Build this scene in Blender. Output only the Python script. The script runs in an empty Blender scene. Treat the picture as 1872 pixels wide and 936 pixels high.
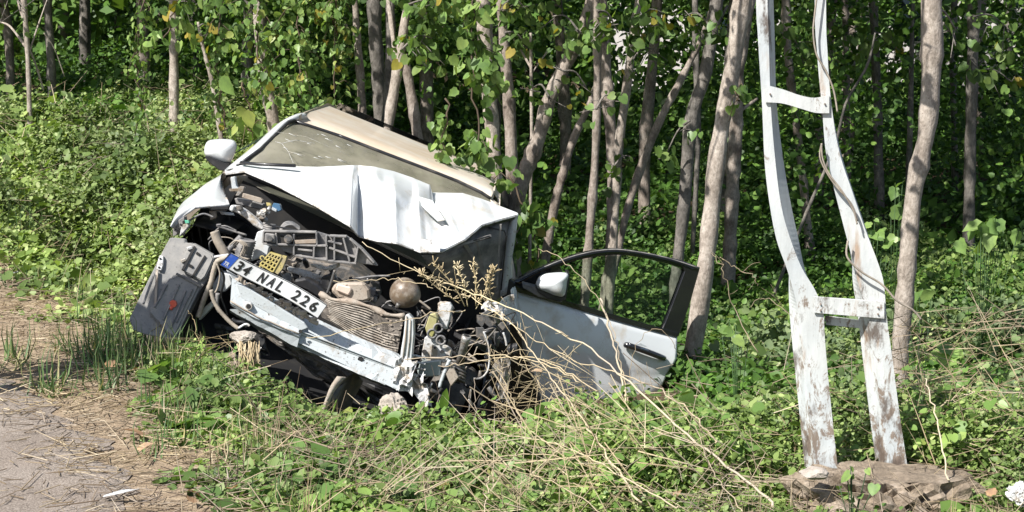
import bpy, bmesh, math, random
import numpy as np
from mathutils import Vector, Matrix, Quaternion
random.seed(7)
RNG = np.random.default_rng(11)
SC = bpy.context.scene
COL = SC.collection
R = math.radians

# ------------------------------------------------------------------ camera, sky, sun, exposure
PITCH = R(9.2)
FPX = 3200.0                      # focal length in photograph pixels (1872 wide)
CAM = Vector((0, 0, 1.7))
cam_d = bpy.data.cameras.new('camera')
cam = bpy.data.objects.new('camera', cam_d)
COL.objects.link(cam)
cam.location = CAM
cam.rotation_euler = (R(90) - PITCH, 0, 0)
cam_d.sensor_width = 36.0
cam_d.lens = 36.0 * FPX / 1872.0
cam_d.clip_start = 0.1
cam_d.clip_end = 1500
SC.camera = cam

SUN_TO = Vector((-0.50, -0.52, 0.80)).normalized()     # towards the sun
world = bpy.data.worlds.new('World')
SC.world = world
world.use_nodes = True
wn = world.node_tree
bg = wn.nodes['Background']
sky = wn.nodes.new('ShaderNodeTexSky')
sky.sky_type = 'NISHITA'
sky.sun_disc = False
sky.sun_elevation = math.asin(SUN_TO.z)
sky.sun_rotation = math.atan2(SUN_TO.x, SUN_TO.y)
sky.air_density = 1.0
sky.dust_density = 1.5
wn.links.new(sky.outputs[0], bg.inputs[0])
bg.inputs[1].default_value = 0.075
sun_d = bpy.data.lights.new('sun', 'SUN')
sun_d.energy = 5.0
sun_d.angle = R(0.55)
sun_d.color = (1.0, 0.965, 0.91)
sun = bpy.data.objects.new('sun', sun_d)
COL.objects.link(sun)
sun.rotation_euler = (-SUN_TO).to_track_quat('-Z', 'Y').to_euler()
SC.view_settings.view_transform = 'Standard'
SC.view_settings.look = 'None'
SC.view_settings.exposure = 0.93
SC.view_settings.gamma = 1.0
SC.cycles.use_denoising = True
try:
    SC.cycles.denoising_input_passes = 'RGB_ALBEDO_NORMAL'
except Exception:
    pass
SC.cycles.max_bounces = 8
SC.cycles.transparent_max_bounces = 12

# ------------------------------------------------------------------ helpers
_F = Vector((0, math.cos(PITCH), -math.sin(PITCH)))
_U = Vector((0, math.sin(PITCH), math.cos(PITCH)))
_R = Vector((1, 0, 0))
def P(px, py, Y):
    """the point of the place seen at photograph pixel (px, py), Y metres ahead"""
    d = _F + _R * ((px - 936) / FPX) + _U * (-(py - 468) / FPX)
    return CAM + d * (Y / d.y)

def tag(o, label=None, cat=None, group=None, kind=None):
    if label: o['label'] = label
    if cat: o['category'] = cat
    if group: o['group'] = group
    if kind: o['kind'] = kind
    return o

def empty(name, loc, label=None, cat=None, group=None, kind=None):
    o = bpy.data.objects.new(name, None)
    COL.objects.link(o)
    o.location = loc
    o.empty_display_size = 0.1
    return tag(o, label, cat, group, kind)

def link(name, me, parent=None, world_verts=True):
    o = bpy.data.objects.new(name, me)
    COL.objects.link(o)
    if parent is not None:
        o.parent = parent
        if world_verts:                     # the mesh was written in world coordinates
            w = Matrix.Identity(4)
            q = parent
            while q is not None:
                w = q.matrix_basis @ w
                q = q.parent
            o.matrix_basis = w.inverted()
    return o

def mesh_from(name, verts, faces, mat, smooth=False):
    me = bpy.data.meshes.new(name)
    me.from_pydata([tuple(v) for v in verts], [], [tuple(f) for f in faces])
    if mat is not None: me.materials.append(mat)
    if smooth:
        for p in me.polygons: p.use_smooth = True
    me.update()
    return me

class G:
    """collects shapes for one mesh"""
    def __init__(s): s.v = []; s.f = []; s.sm = []
    def add(s, v, f, sm=False):
        b = len(s.v); s.v += [Vector(x) for x in v]
        s.f += [tuple(i + b for i in q) for q in f]; s.sm += [sm] * len(f)
        return s
    def tube(s, pts, rad, n=8, cap=True, sm=True):
        pts = [Vector(p) for p in pts]
        if not hasattr(rad, '__len__'): rad = [rad] * len(pts)
        v = []; f = []; prev = None
        for i, p in enumerate(pts):
            t = (pts[min(i + 1, len(pts) - 1)] - pts[max(i - 1, 0)])
            if t.length < 1e-9: t = Vector((0, 0, 1))
            t.normalize()
            if prev is None:
                a = t.orthogonal().normalized()
            else:
                a = (prev - t * prev.dot(t))
                a = a.normalized() if a.length > 1e-6 else t.orthogonal().normalized()
            prev = a; b = t.cross(a)
            for k in range(n):
                th = 2 * math.pi * k / n
                v.append(p + (a * math.cos(th) + b * math.sin(th)) * rad[i])
        for i in range(len(pts) - 1):
            for k in range(n):
                k2 = (k + 1) % n
                f.append((i * n + k, i * n + k2, (i + 1) * n + k2, (i + 1) * n + k))
        s.add(v, f, sm)
        if cap:
            b = len(s.v) - len(v)
            s.f.append(tuple(b + k for k in range(n))[::-1]); s.sm.append(False)
            s.f.append(tuple(b + (len(pts) - 1) * n + k for k in range(n))); s.sm.append(False)
        return s
    def prism(s, pts, back):
        """closed outline (front face) extruded by the vector back"""
        pts = [Vector(p) for p in pts]; n = len(pts); back = Vector(back)
        v = pts + [p + back for p in pts]
        f = [tuple(range(n)), tuple(range(2 * n - 1, n - 1, -1))]
        for i in range(n):
            j = (i + 1) % n
            f.append((i, i + n, j + n, j))
        s.add(v, f); return s
    def box(s, c, ax, ay, az):
        c = Vector(c); ax = Vector(ax); ay = Vector(ay); az = Vector(az)
        v = [c + ax * i + ay * j + az * k for i in (-1, 1) for j in (-1, 1) for k in (-1, 1)]
        s.add(v, [(0, 1, 3, 2), (4, 6, 7, 5), (0, 4, 5, 1), (2, 3, 7, 6), (0, 2, 6, 4), (1, 5, 7, 3)])
        return s
    def grid(s, rows, thick=None, sm=True):
        """rows: lists of points of equal length; thick = vector: closed sheet"""
        nr = len(rows); nc = len(rows[0])
        v = [Vector(p) for r in rows for p in r]
        f = [(i * nc + j, i * nc + j + 1, (i + 1) * nc + j + 1, (i + 1) * nc + j) for i in range(nr - 1) for j in range(nc - 1)]
        if thick is not None:
            t = Vector(thick); m = len(v)
            v2 = v + [p + t for p in v]
            f2 = f + [tuple(i + m for i in q[::-1]) for q in f]
            s.add(v2, f2, sm)
            b = len(s.v) - len(v2)
            loop = [(0, j) for j in range(nc)] + [(i, nc - 1) for i in range(1, nr)] + [(nr - 1, j) for j in range(nc - 2, -1, -1)] + [(i, 0) for i in range(nr - 2, 0, -1)]
            idx = [i * nc + j + b for i, j in loop]
            for a_, b_ in zip(idx, idx[1:] + idx[:1]):
                s.f.append((b_, a_, a_ + m, b_ + m)); s.sm.append(False)
        else:
            s.add(v, f, sm)
        return s
    def mesh(s, name, mat, bevel=0.0, seg=1, subdiv=0):
        me = bpy.data.meshes.new(name)
        me.from_pydata([tuple(v) for v in s.v], [], s.f)
        me.polygons.foreach_set('use_smooth', s.sm)
        if bevel > 0 or subdiv:
            bm = bmesh.new(); bm.from_mesh(me)
            bmesh.ops.recalc_face_normals(bm, faces=bm.faces)
            if bevel > 0:
                es = [e for e in bm.edges if len(e.link_faces) == 2 and e.calc_face_angle(0) > 0.6]
                if es: bmesh.ops.bevel(bm, geom=es, offset=bevel, segments=seg, affect='EDGES', clamp_overlap=True)
            bm.to_mesh(me); bm.free()
        if mat is not None: me.materials.append(mat)
        me.update()
        return me
    def obj(s, name, mat, parent=None, bevel=0.0, seg=1):
        return link(name, s.mesh(name, mat, bevel, seg), parent)

def smoothstep(a, b, x):
    t = np.clip((np.asarray(x, float) - a) / (b - a), 0, 1)
    return t * t * (3 - 2 * t)
def _hash(i, j, k=0):
    h = np.sin(i * 127.1 + j * 311.7 + k * 74.7) * 43758.5453
    return h - np.floor(h)
def vnoise(x, y, seed=0):
    x = np.asarray(x, float); y = np.asarray(y, float)
    xi = np.floor(x); yi = np.floor(y); u = x - xi; v = y - yi
    u = u * u * (3 - 2 * u); v = v * v * (3 - 2 * v)
    a = _hash(xi, yi, seed); b = _hash(xi + 1, yi, seed); c = _hash(xi, yi + 1, seed); d = _hash(xi + 1, yi + 1, seed)
    return (a * (1 - u) + b * u) * (1 - v) + (c * (1 - u) + d * u) * v
def fbm(x, y, seed=0, o=4):
    s = 0; a = 0.5; f = 1.0
    for k in range(o):
        s = s + a * vnoise(np.asarray(x) * f, np.asarray(y) * f, seed + k); a *= 0.5; f *= 2.1
    return s

# ------------------------------------------------------------------ materials
def newmat(name):
    m = bpy.data.materials.new(name); m.use_nodes = True
    nt = m.node_tree
    b = nt.nodes['Principled BSDF']
    return m, nt, b
def N(nt, t, **kw):
    n = nt.nodes.new(t)
    for k, v in kw.items():
        if k.startswith('i_'): n.inputs[k[2:].replace('_', ' ')].default_value = v
        else: setattr(n, k, v)
    return n
def ramp(nt, fac, stops, interp='LINEAR'):
    r = nt.nodes.new('ShaderNodeValToRGB'); r.color_ramp.interpolation = interp
    e = r.color_ramp.elements
    while len(e) > 1: e.remove(e[-1])
    e[0].position = stops[0][0]; e[0].color = (*stops[0][1], 1)
    for p, c in stops[1:]:
        x = e.new(p); x.color = (*c, 1)
    nt.links.new(fac, r.inputs[0]); return r.outputs[0]
def mix(nt, fac, a, b, mode='MIX'):
    m = nt.nodes.new('ShaderNodeMix'); m.data_type = 'RGBA'; m.blend_type = mode
    if isinstance(fac, (int, float)): m.inputs[0].default_value = fac
    else: nt.links.new(fac, m.inputs[0])
    for s, i in ((a, 6), (b, 7)):
        if isinstance(s, tuple): m.inputs[i].default_value = (*s[:3], 1)
        else: nt.links.new(s, m.inputs[i])
    return m.outputs[2]
def noise(nt, scale, detail=4, rough=0.55, coord='Object', stretch=None, dist=0.0):
    tc = N(nt, 'ShaderNodeTexCoord'); o = tc.outputs[coord]
    if stretch:
        mp = N(nt, 'ShaderNodeMapping'); mp.inputs['Scale'].default_value = stretch
        nt.links.new(o, mp.inputs[0]); o = mp.outputs[0]
    n = N(nt, 'ShaderNodeTexNoise'); n.inputs['Scale'].default_value = scale
    n.inputs['Detail'].default_value = detail; n.inputs['Roughness'].default_value = rough
    n.inputs['Distortion'].default_value = dist
    nt.links.new(o, n.inputs[0]); return n.outputs[0]
def bump(nt, b, h, strength=0.4, dist=0.01):
    n = N(nt, 'ShaderNodeBump'); n.inputs['Strength'].default_value = strength; n.inputs['Distance'].default_value = dist
    nt.links.new(h, n.inputs['Height']); nt.links.new(n.outputs[0], b.inputs['Normal'])

def leaf_mat(name, stops, trans=0.3, rough=0.5, var=0.4, nscale=1.3, spec=0.28):
    m, nt, b = newmat(name)
    at = N(nt, 'ShaderNodeAttribute', attribute_name='rnd')
    c = ramp(nt, at.outputs['Fac'], stops)
    nz = noise(nt, nscale, 3)
    k = ramp(nt, nz, [(0.3, (1 - var, 1 - var, 1 - var * 0.6)), (0.7, (1 + var * 0.3, 1 + var * 0.25, 1))])
    c = mix(nt, 1.0, c, k, 'MULTIPLY')
    nt.links.new(c, b.inputs['Base Color'])
    b.inputs['Roughness'].default_value = rough
    b.inputs['Specular IOR Level'].default_value = spec
    tr = N(nt, 'ShaderNodeBsdfTranslucent')
    c2 = mix(nt, 1.0, c, (1.25, 1.35, 0.55), 'MULTIPLY')
    nt.links.new(c2, tr.inputs[0])
    ms = N(nt, 'ShaderNodeMixShader'); ms.inputs[0].default_value = trans
    nt.links.new(b.outputs[0], ms.inputs[1]); nt.links.new(tr.outputs[0], ms.inputs[2])
    nt.links.new(ms.outputs[0], nt.nodes['Material Output'].inputs[0])
    return m
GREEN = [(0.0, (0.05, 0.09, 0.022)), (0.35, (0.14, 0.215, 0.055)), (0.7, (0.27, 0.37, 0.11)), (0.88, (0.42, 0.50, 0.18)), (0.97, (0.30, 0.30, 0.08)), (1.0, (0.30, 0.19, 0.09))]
M_LOW = leaf_mat('low_weed_leaf', GREEN)
M_BANK = leaf_mat('bank_weed_leaf', [(0.0, (0.07, 0.11, 0.035)), (0.3, (0.17, 0.24, 0.07)), (0.6, (0.33, 0.42, 0.15)), (0.85, (0.50, 0.56, 0.26)), (1.0, (0.48, 0.42, 0.27))])
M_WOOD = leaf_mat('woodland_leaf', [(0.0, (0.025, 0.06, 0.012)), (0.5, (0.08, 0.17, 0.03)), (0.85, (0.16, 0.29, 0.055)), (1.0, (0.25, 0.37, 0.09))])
M_CROWN = leaf_mat('poplar_leaf', [(0.0, (0.05, 0.09, 0.025)), (0.5, (0.12, 0.20, 0.045)), (0.9, (0.22, 0.31, 0.08)), (0.96, (0.32, 0.30, 0.05)), (1.0, (0.4, 0.32, 0.06))], trans=0.4)
M_VINE = leaf_mat('vine_leaf', [(0.0, (0.07, 0.13, 0.035)), (0.5, (0.17, 0.29, 0.075)), (0.9, (0.30, 0.42, 0.12)), (1.0, (0.36, 0.36, 0.08))], trans=0.35, rough=0.4)
M_DUSTLEAF = leaf_mat('dusty_leaf', [(0.0, (0.09, 0.14, 0.06)), (0.5, (0.17, 0.24, 0.10)), (0.9, (0.27, 0.34, 0.16)), (1.0, (0.30, 0.27, 0.15))], trans=0.25, rough=0.6)
M_GRASS = leaf_mat('green_blade', [(0.0, (0.06, 0.12, 0.04)), (0.6, (0.11, 0.19, 0.07)), (0.85, (0.20, 0.25, 0.10)), (1.0, (0.45, 0.38, 0.20))], trans=0.25)
M_STRAW = leaf_mat('dry_straw', [(0.0, (0.18, 0.13, 0.08)), (0.5, (0.33, 0.26, 0.16)), (0.85, (0.47, 0.39, 0.26)), (1.0, (0.58, 0.50, 0.36))], trans=0.1, rough=0.7)
M_TWIG = leaf_mat('dead_twig', [(0.0, (0.10, 0.075, 0.05)), (0.5, (0.22, 0.17, 0.11)), (1.0, (0.40, 0.33, 0.22))], trans=0.0, rough=0.8)
M_DEADLEAF = leaf_mat('dead_leaf', [(0.0, (0.22, 0.12, 0.06)), (0.5, (0.42, 0.26, 0.14)), (1.0, (0.55, 0.40, 0.24))], trans=0.2, rough=0.7)

def bark_mat(name, dark, mid, light, rough=0.85):
    m, nt, b = newmat(name)
    n1 = noise(nt, 9, 6, 0.7, stretch=(1, 1, 0.8))
    n2 = noise(nt, 70, 5, 0.7, stretch=(1, 1, 0.55))
    n3 = noise(nt, 40, 3, 0.6, stretch=(1, 1, 2.2))
    c = ramp(nt, n1, [(0.32, dark), (0.5, mid), (0.68, light)])
    c = mix(nt, 0.55, c, ramp(nt, n2, [(0.35, (0.25, 0.23, 0.2)), (0.6, (1, 1, 1))]), 'MULTIPLY')
    c = mix(nt, ramp(nt, n3, [(0.66, (0, 0, 0)), (0.72, (0.8, 0.8, 0.8))]), c, (0.12, 0.09, 0.07))
    nt.links.new(c, b.inputs['Base Color']); b.inputs['Roughness'].default_value = rough
    b.inputs['Specular IOR Level'].default_value = 0.15
    bump(nt, b, n2, 0.7, 0.01)
    return m
M_BARK = bark_mat('poplar_bark', (0.15, 0.12, 0.10), (0.29, 0.245, 0.21), (0.41, 0.36, 0.315))
M_BARKG = bark_mat('grey_bark', (0.085, 0.08, 0.07), (0.17, 0.155, 0.14), (0.28, 0.25, 0.22))
M_BARKP = bark_mat('pale_bark', (0.22, 0.185, 0.155), (0.37, 0.32, 0.275), (0.50, 0.445, 0.39))

# ------------------------------------------------------------------ leaf clouds
LEAF4 = (np.array([(0, 0, 0), (-.36, .28, .05), (-.30, .66, .03), (0, 1, -.06), (.30, .66, .03), (.36, .28, .05), (0, .45, -.03)], float),
         [(0, 6, 2, 1), (6, 3, 2), (0, 5, 4, 6), (6, 4, 3)])
HEART = (np.array([(0, .08, 0), (-.22, -.06, .03), (-.46, .12, .05), (-.46, .42, .02), (-.28, .74, -.02), (0, .96, -.1), (.28, .74, -.02), (.44, .42, .02), (.46, .12, .05), (.22, -.06, .03), (0, .5, -.05)], float),
         [(0, 10, 3, 2, 1), (10, 5, 4, 3), (0, 9, 8, 7, 10), (10, 7, 6, 5)])
LOBED = (np.array([(0, 0, 0), (-.20, -.08, .02), (-.43, .14, .06), (-.37, .36, .02), (-.41, .56, .04), (-.22, .74, -.02), (0, 1.0, -.1), (.22, .74, -.02), (.41, .56, .04), (.37, .36, .02), (.43, .14, .06), (.20, -.08, .02), (0, .4, -.05)], float),
         [(0, 12, 3, 2, 1), (12, 5, 4, 3), (12, 6, 5), (0, 11, 10, 9, 12), (12, 9, 8, 7), (12, 7, 6)])
DIAMOND = (np.array([(0, 0, 0), (-.36, .42, .05), (0, 1, -.04), (.36, .42, .05)], float), [(0, 3, 2, 1)])
def blade(bend=0.35, w=0.5):
    return (np.array([(-w, 0, 0), (w, 0, 0), (-w * .85, .4, .03 * bend / .35), (w * .85, .4, .03 * bend / .35), (-w * .5, .75, -.08 * bend / .35), (w * .5, .75, -.08 * bend / .35), (0, 1, -bend)], float),
            [(0, 1, 3, 2), (2, 3, 5, 4), (4, 5, 6)])
STICK = (np.array([(-.5, 0, -.3), (.5, 0, -.3), (0, 0, .55), (-.35, 1, -.2), (.35, 1, -.2), (0, 1, .38)], float),
         [(0, 1, 4, 3), (1, 2, 5, 4), (2, 0, 3, 5)])

def unit(a):
    return a / np.maximum(np.linalg.norm(a, axis=1, keepdims=True), 1e-9)

def cloud_mesh(name, tmpl, pos, ydir, nrm, sy, mat, sx=None, sz=None, rnd=None):
    T, F = tmpl
    pos = np.asarray(pos, float); n = len(pos)
    if n == 0: return bpy.data.meshes.new(name)
    sy = np.broadcast_to(np.asarray(sy, float), (n,)); sx = sy if sx is None else np.broadcast_to(np.asarray(sx, float), (n,)); sz = sx if sz is None else np.broadcast_to(np.asarray(sz, float), (n,))
    Y = unit(np.asarray(ydir, float)); X = unit(np.cross(Y, nrm)); Z = np.cross(X, Y)
    V = (pos[:, None, :] + X[:, None, :] * (T[None, :, 0, None] * sx[:, None, None]) + Y[:, None, :] * (T[None, :, 1, None] * sy[:, None, None])
         + Z[:, None, :] * (T[None, :, 2, None] * sz[:, None, None]))
    k = len(T); V = V.reshape(-1, 3)
    fl = np.concatenate([np.array(f) for f in F]); fs = np.array([len(f) for f in F])
    L = (np.arange(n)[:, None] * k + fl[None, :]).ravel()
    sizes = np.tile(fs, n); starts = np.concatenate([[0], np.cumsum(sizes)[:-1]])
    me = bpy.data.meshes.new(name)
    me.vertices.add(len(V)); me.vertices.foreach_set('co', V.astype(np.float32).ravel())
    me.loops.add(len(L)); me.loops.foreach_set('vertex_index', L.astype(np.int32))
    me.polygons.add(len(sizes)); me.polygons.foreach_set('loop_start', starts.astype(np.int32))
    me.update(calc_edges=True)
    a = me.attributes.new('rnd', 'FLOAT', 'POINT')
    r = RNG.random(n) if rnd is None else np.clip(rnd, 0, 1)
    a.data.foreach_set('value', np.repeat(r, k).astype(np.float32))
    if mat is not None: me.materials.append(mat)
    return me
SUNV = np.array(SUN_TO)
def leaf_dirs(n, up=0.7, sunb=0.6, rand=0.8, hang=0.0):
    nr = RNG.normal(size=(n, 3)) * rand
    nr[:, 2] += up; nr += SUNV * sunb
    nr = unit(nr)
    y = RNG.normal(size=(n, 3)); y[:, 2] -= hang
    y = y - nr * np.sum(y * nr, axis=1, keepdims=True)
    return unit(y), nr

# ------------------------------------------------------------------ the lie of the land
_gy = np.array([0, 5.4, 6.3, 7.2, 8.9, 10.0, 11.5, 14, 60.]); _gx = np.array([-.2, -.92, -1.30, -1.68, -2.30, -3.0, -4.2, -6.5, -60.])
def xg(y): return np.interp(y, _gy, _gx)            # where the green begins
def H(x, y):
    x = np.asarray(x, float); y = np.asarray(y, float)
    d = x - xg(y)
    drop = smoothstep(0.0, 1.1, d)
    deep = 0.30 + 0.28 * smoothstep(7.2, 8.3, y) - 0.22 * smoothstep(11, 22, y)
    z = -drop * deep
    z += -0.16 * np.exp(-(((x + 0.35) / 0.8) ** 2 + ((y - 8.7) / 0.8) ** 2))
    bank = smoothstep(9.2, 13.5, y) * smoothstep(-0.6, -2.2, x)
    z += bank * (0.62 + 0.25)
    z += (fbm(x * 1.3, y * 1.3, 3) - 0.5) * 0.14 * smoothstep(-0.3, 0.5, d) + (fbm(x * 6, y * 6, 9, 3) - 0.45) * 0.02
    far = smoothstep(30, 60, y) + smoothstep(25, 60, np.abs(x)) * (1 - smoothstep(30, 60, y)) + smoothstep(2, -20, y)
    return z * (1 - np.clip(far, 0, 1))
def Hs(x, y): return float(H(np.array([x]), np.array([y]))[0])
# ------------------------------------------------------------------ ground and road
def axis(lo, hi, step, out_lo, out_hi, g=1.35):
    a = list(np.arange(lo, hi + 1e-6, step)); s = step; x = lo
    while x > out_lo: s *= g; x -= s; a.insert(0, x)
    s = step; x = hi
    while x < out_hi: s *= g; x += s; a.append(x)
    return np.array(a)
gx = axis(-6, 6, 0.07, -420, 420); gyv = axis(4.2, 16, 0.07, -60, 900)
XX, YY = np.meshgrid(gx, gyv); ZZ = H(XX, YY)
V = np.stack([XX, YY, ZZ], -1).reshape(-1, 3); nc = len(gx); nr = len(gyv)
ii = (np.arange(nr - 1)[:, None] * nc + np.arange(nc - 1)[None, :]).ravel()
Q = np.stack([ii, ii + 1, ii + nc + 1, ii + nc], 1)
def sheet(name, V, Q, mat, attrs={}):
    me = bpy.data.meshes.new(name)
    me.vertices.add(len(V)); me.vertices.foreach_set('co', V.astype(np.float32).ravel())
    me.loops.add(Q.size); me.loops.foreach_set('vertex_index', Q.astype(np.int32).ravel())
    me.polygons.add(len(Q)); me.polygons.foreach_set('loop_start', (np.arange(len(Q)) * 4).astype(np.int32))
    me.update(calc_edges=True)
    me.polygons.foreach_set('use_smooth', np.ones(len(Q), bool))
    for k, a in attrs.items():
        at = me.attributes.new(k, 'FLOAT', 'POINT'); at.data.foreach_set('value', a.astype(np.float32).ravel())
    me.materials.append(mat)
    return me
m, nt, b = newmat('soil')
at = N(nt, 'ShaderNodeAttribute', attribute_name='straw')
n1 = noise(nt, 14, 6, 0.7); n2 = noise(nt, 120, 4, 0.7)
soil = ramp(nt, n1, [(0.3, (0.045, 0.032, 0.020)), (0.6, (0.11, 0.08, 0.052))])
dry = ramp(nt, n1, [(0.3, (0.20, 0.145, 0.10)), (0.6, (0.38, 0.30, 0.21))])
c = mix(nt, at.outputs['Fac'], soil, dry)
c = mix(nt, 0.6, c, ramp(nt, n2, [(0.3, (0.45, 0.42, 0.4)), (0.6, (1.1, 1.1, 1.1))]), 'MULTIPLY')
nt.links.new(c, b.inputs['Base Color']); b.inputs['Roughness'].default_value = 0.95; b.inputs['Specular IOR Level'].default_value = 0.1
bump(nt, b, n2, 0.8, 0.012)
M_SOIL = m
straw = 1 - smoothstep(0.0, 0.5, XX - xg(YY))
go = link('ground', sheet('ground', V, Q, M_SOIL, {'straw': straw})); tag(go, kind='structure')

# the asphalt: a sheet 4 mm above, its ragged edge running away to the left
_ry = np.array([-30, 4.0, 5.4, 6.3, 6.8, 7.2, 7.6, 8.2, 9.0]); _rx = np.array([-.2, -.75, -1.22, -1.55, -1.85, -2.15, -2.7, -4.2, -7.5])
vs = []; rowsN = 150; colsN = 90
yy = np.concatenate([np.linspace(-30, 4, 14, endpoint=False), np.linspace(4, 9, 190)])
for y in yy:
    e = np.interp(y, _ry, _rx) + (float(vnoise(y * 5, 0, 4)) - .5) * 0.14 + (float(vnoise(y * 17, 0, 5)) - .5) * 0.07
    t = np.linspace(0, 1, colsN) ** 2.2
    xs = e - t * 12.0
    vs.append(np.stack([xs, np.full(colsN, y), H(xs, np.full(colsN, y)) + 0.004 + 0.006 * smoothstep(0, 0.06, e - xs)], 1))
Vr = np.concatenate(vs); nr_ = len(yy)
ii = (np.arange(nr_ - 1)[:, None] * colsN + np.arange(colsN - 1)[None, :]).ravel()
Qr = np.stack([ii + 1, ii, ii + colsN, ii + colsN + 1], 1)
m, nt, b = newmat('worn_asphalt')
n1 = noise(nt, 3.0, 4, 0.6); n2 = noise(nt, 170, 3, 0.7); n3 = noise(nt, 420, 2, 0.6)
c = ramp(nt, n2, [(0.30, (0.10, 0.08, 0.066)), (0.5, (0.235, 0.20, 0.17)), (0.66, (0.38, 0.335, 0.295))])
c = mix(nt, 0.5, c, ramp(nt, n1, [(0.35, (0.75, 0.70, 0.66)), (0.65, (1.1, 1.1, 1.1))]), 'MULTIPLY')
nt.links.new(c, b.inputs['Base Color']); b.inputs['Roughness'].default_value = 0.85; b.inputs['Specular IOR Level'].default_value = 0.2
bump(nt, b, n2, 0.9, 0.006)
road = link('road', sheet('road', Vr, Qr, m)); tag(road, kind='structure')

# ------------------------------------------------------------------ ground cover
def in_car(x, y):
    return ((x > -1.62) & (x < 0.30) & (y > 7.72) & (y < 12.2)) | ((x > 0) & (x < .92) & (y > 8.75) & (y < 9.4))
def plants(n, xr, yr, keep, per, rad, hgt, size, sizevar=0.35):
    """n little plants with about per leaves each; returns leaf arrays"""
    x = RNG.uniform(*xr, n * 3); y = RNG.uniform(*yr, n * 3)
    k = keep(x, y) > RNG.random(len(x)); x = x[k][:n]; y = y[k][:n]
    n = len(x); base = H(x, y); h = hgt(x, y) * RNG.uniform(0.55, 1.15, n)
    sp = size(x, y) * np.exp(RNG.normal(0, sizevar, n)); rp = fbm(x * 2.2, y * 2.2, 21, 3) * 0.55 + RNG.random(n) * 0.45
    m = RNG.poisson(per, n); idx = np.repeat(np.arange(n), m); N_ = len(idx)
    th = RNG.uniform(0, 2 * math.pi, N_); rr = rad * np.sqrt(RNG.random(N_)) * (sp[idx] / np.mean(sp)) ** 0.5
    u = RNG.random(N_) ** 0.6
    px = x[idx] + rr * np.cos(th); py = y[idx] + rr * np.sin(th)
    pz = base[idx] + h[idx] * u * (1 - 0.35 * (rr / rad) ** 2) + 0.01
    rnd = np.clip(rp[idx] * 0.75 + RNG.normal(0.10, 0.14, N_), 0, 1)
    return np.stack([px, py, pz], 1), sp[idx] * RNG.uniform(0.7, 1.25, N_), rnd, (x, y, base, h)
def frust(x, y, m=0.7): return np.abs(x) < 0.30 * y + m

def cover(name, mat, tmpl, n, xr, yr, keep, per, rad, hgt, size, up=0.7, aspect=0.95, label=None, hang=0.0, rand=0.75):
    pos, s, rnd, pl = plants(n, xr, yr, keep, per, rad, hgt, size)
    yd, nn = leaf_dirs(len(pos), up, 0.55, rand, hang)
    o = link(name, cloud_mesh(name, tmpl, pos, yd, nn, s, mat, sx=s * aspect, rnd=rnd))
    tag(o, label, None, None, 'stuff'); return pl

hg = lambda a, b, f=0.9, sd=31: (lambda x, y: a + (b - a) * smoothstep(0.25, 0.75, fbm(x * f, y * f, sd, 3)))
# in front of the car, low clover-like weeds
kfg = lambda x, y: frust(x, y) * (~in_car(x, y)) * smoothstep(-0.15, 0.5, x - xg(y) + (fbm(x * 3, y * 3, 40) - .5) * 1.2) * (0.35 + 0.65 * smoothstep(0.3, 0.55, fbm(x * 1.6, y * 1.6, 77, 3)))
low = lambda x, y: 1 - .55 * ((x > .1) & (x < 1.0) & (y > 7.4)) - .6 * ((x > .75) & (x < 1.85) & (y < 6.5))
hfg = lambda x, y: low(x, y) * (1 - .45 * smoothstep(7.0, 7.5, y) * (x > -1.25) * (x < .2)) * (0.11 + 0.25 * smoothstep(0.3, 0.7, fbm(x * 1.7, y * 1.7, 32, 3))) * smoothstep(-0.1, 0.8, x - xg(y)) * 1
cover('low_weeds', M_LOW, LEAF4, 12500, (-3, 3.4), (5.0, 8.6), kfg, 12, 0.06, hfg, lambda x, y: 0.025 + 0 * x, label='small leaved green weeds in front of the wreck')
cover('low_weeds', M_BANK, LEAF4, 4200, (-3, 3.4), (5.0, 8.6), kfg, 8, 0.07, hfg, lambda x, y: 0.021 + 0 * x, label='grey green small leaved weeds among the others')
cover('broad_weeds', M_VINE, HEART, 900, (-1.6, 3.4), (5.3, 8.3), kfg, 5, 0.09, lambda x, y: hfg(x, y) * 1.25, lambda x, y: 0.045 + 0 * x, up=0.9, aspect=1.0, label='round leaved bright weeds in the verge')
# right hand side, dusty vine leaves
kr = lambda x, y: frust(x, y) * smoothstep(0.75, 1.3, x - (y - 6.2) * 0.10) * (0.3 + 0.7 * smoothstep(0.3, 0.6, fbm(x * 1.9, y * 1.9, 55, 3)))
hr = lambda x, y: (0.14 + 0.32 * smoothstep(0.25, 0.7, fbm(x * 1.3, y * 1.3, 36, 3))) * smoothstep(6.6, 8.2, y)+0.02
cover('trailing_weeds', M_DUSTLEAF, HEART, 2300, (0.8, 4.4), (6.75, 10.5), kr, 7, 0.11, hr, lambda x, y: 0.040 + 0 * x, up=0.5, aspect=1.0, hang=0.3, label='dusty green trailing vines right of the pole')
cover('trailing_weeds', M_BANK, LEAF4, 2600, (0.8, 4.4), (6.75, 10.5), kr, 8, 0.09, hr, lambda x, y: 0.026 + 0 * x, label='green weeds among the trailing vines')
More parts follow.
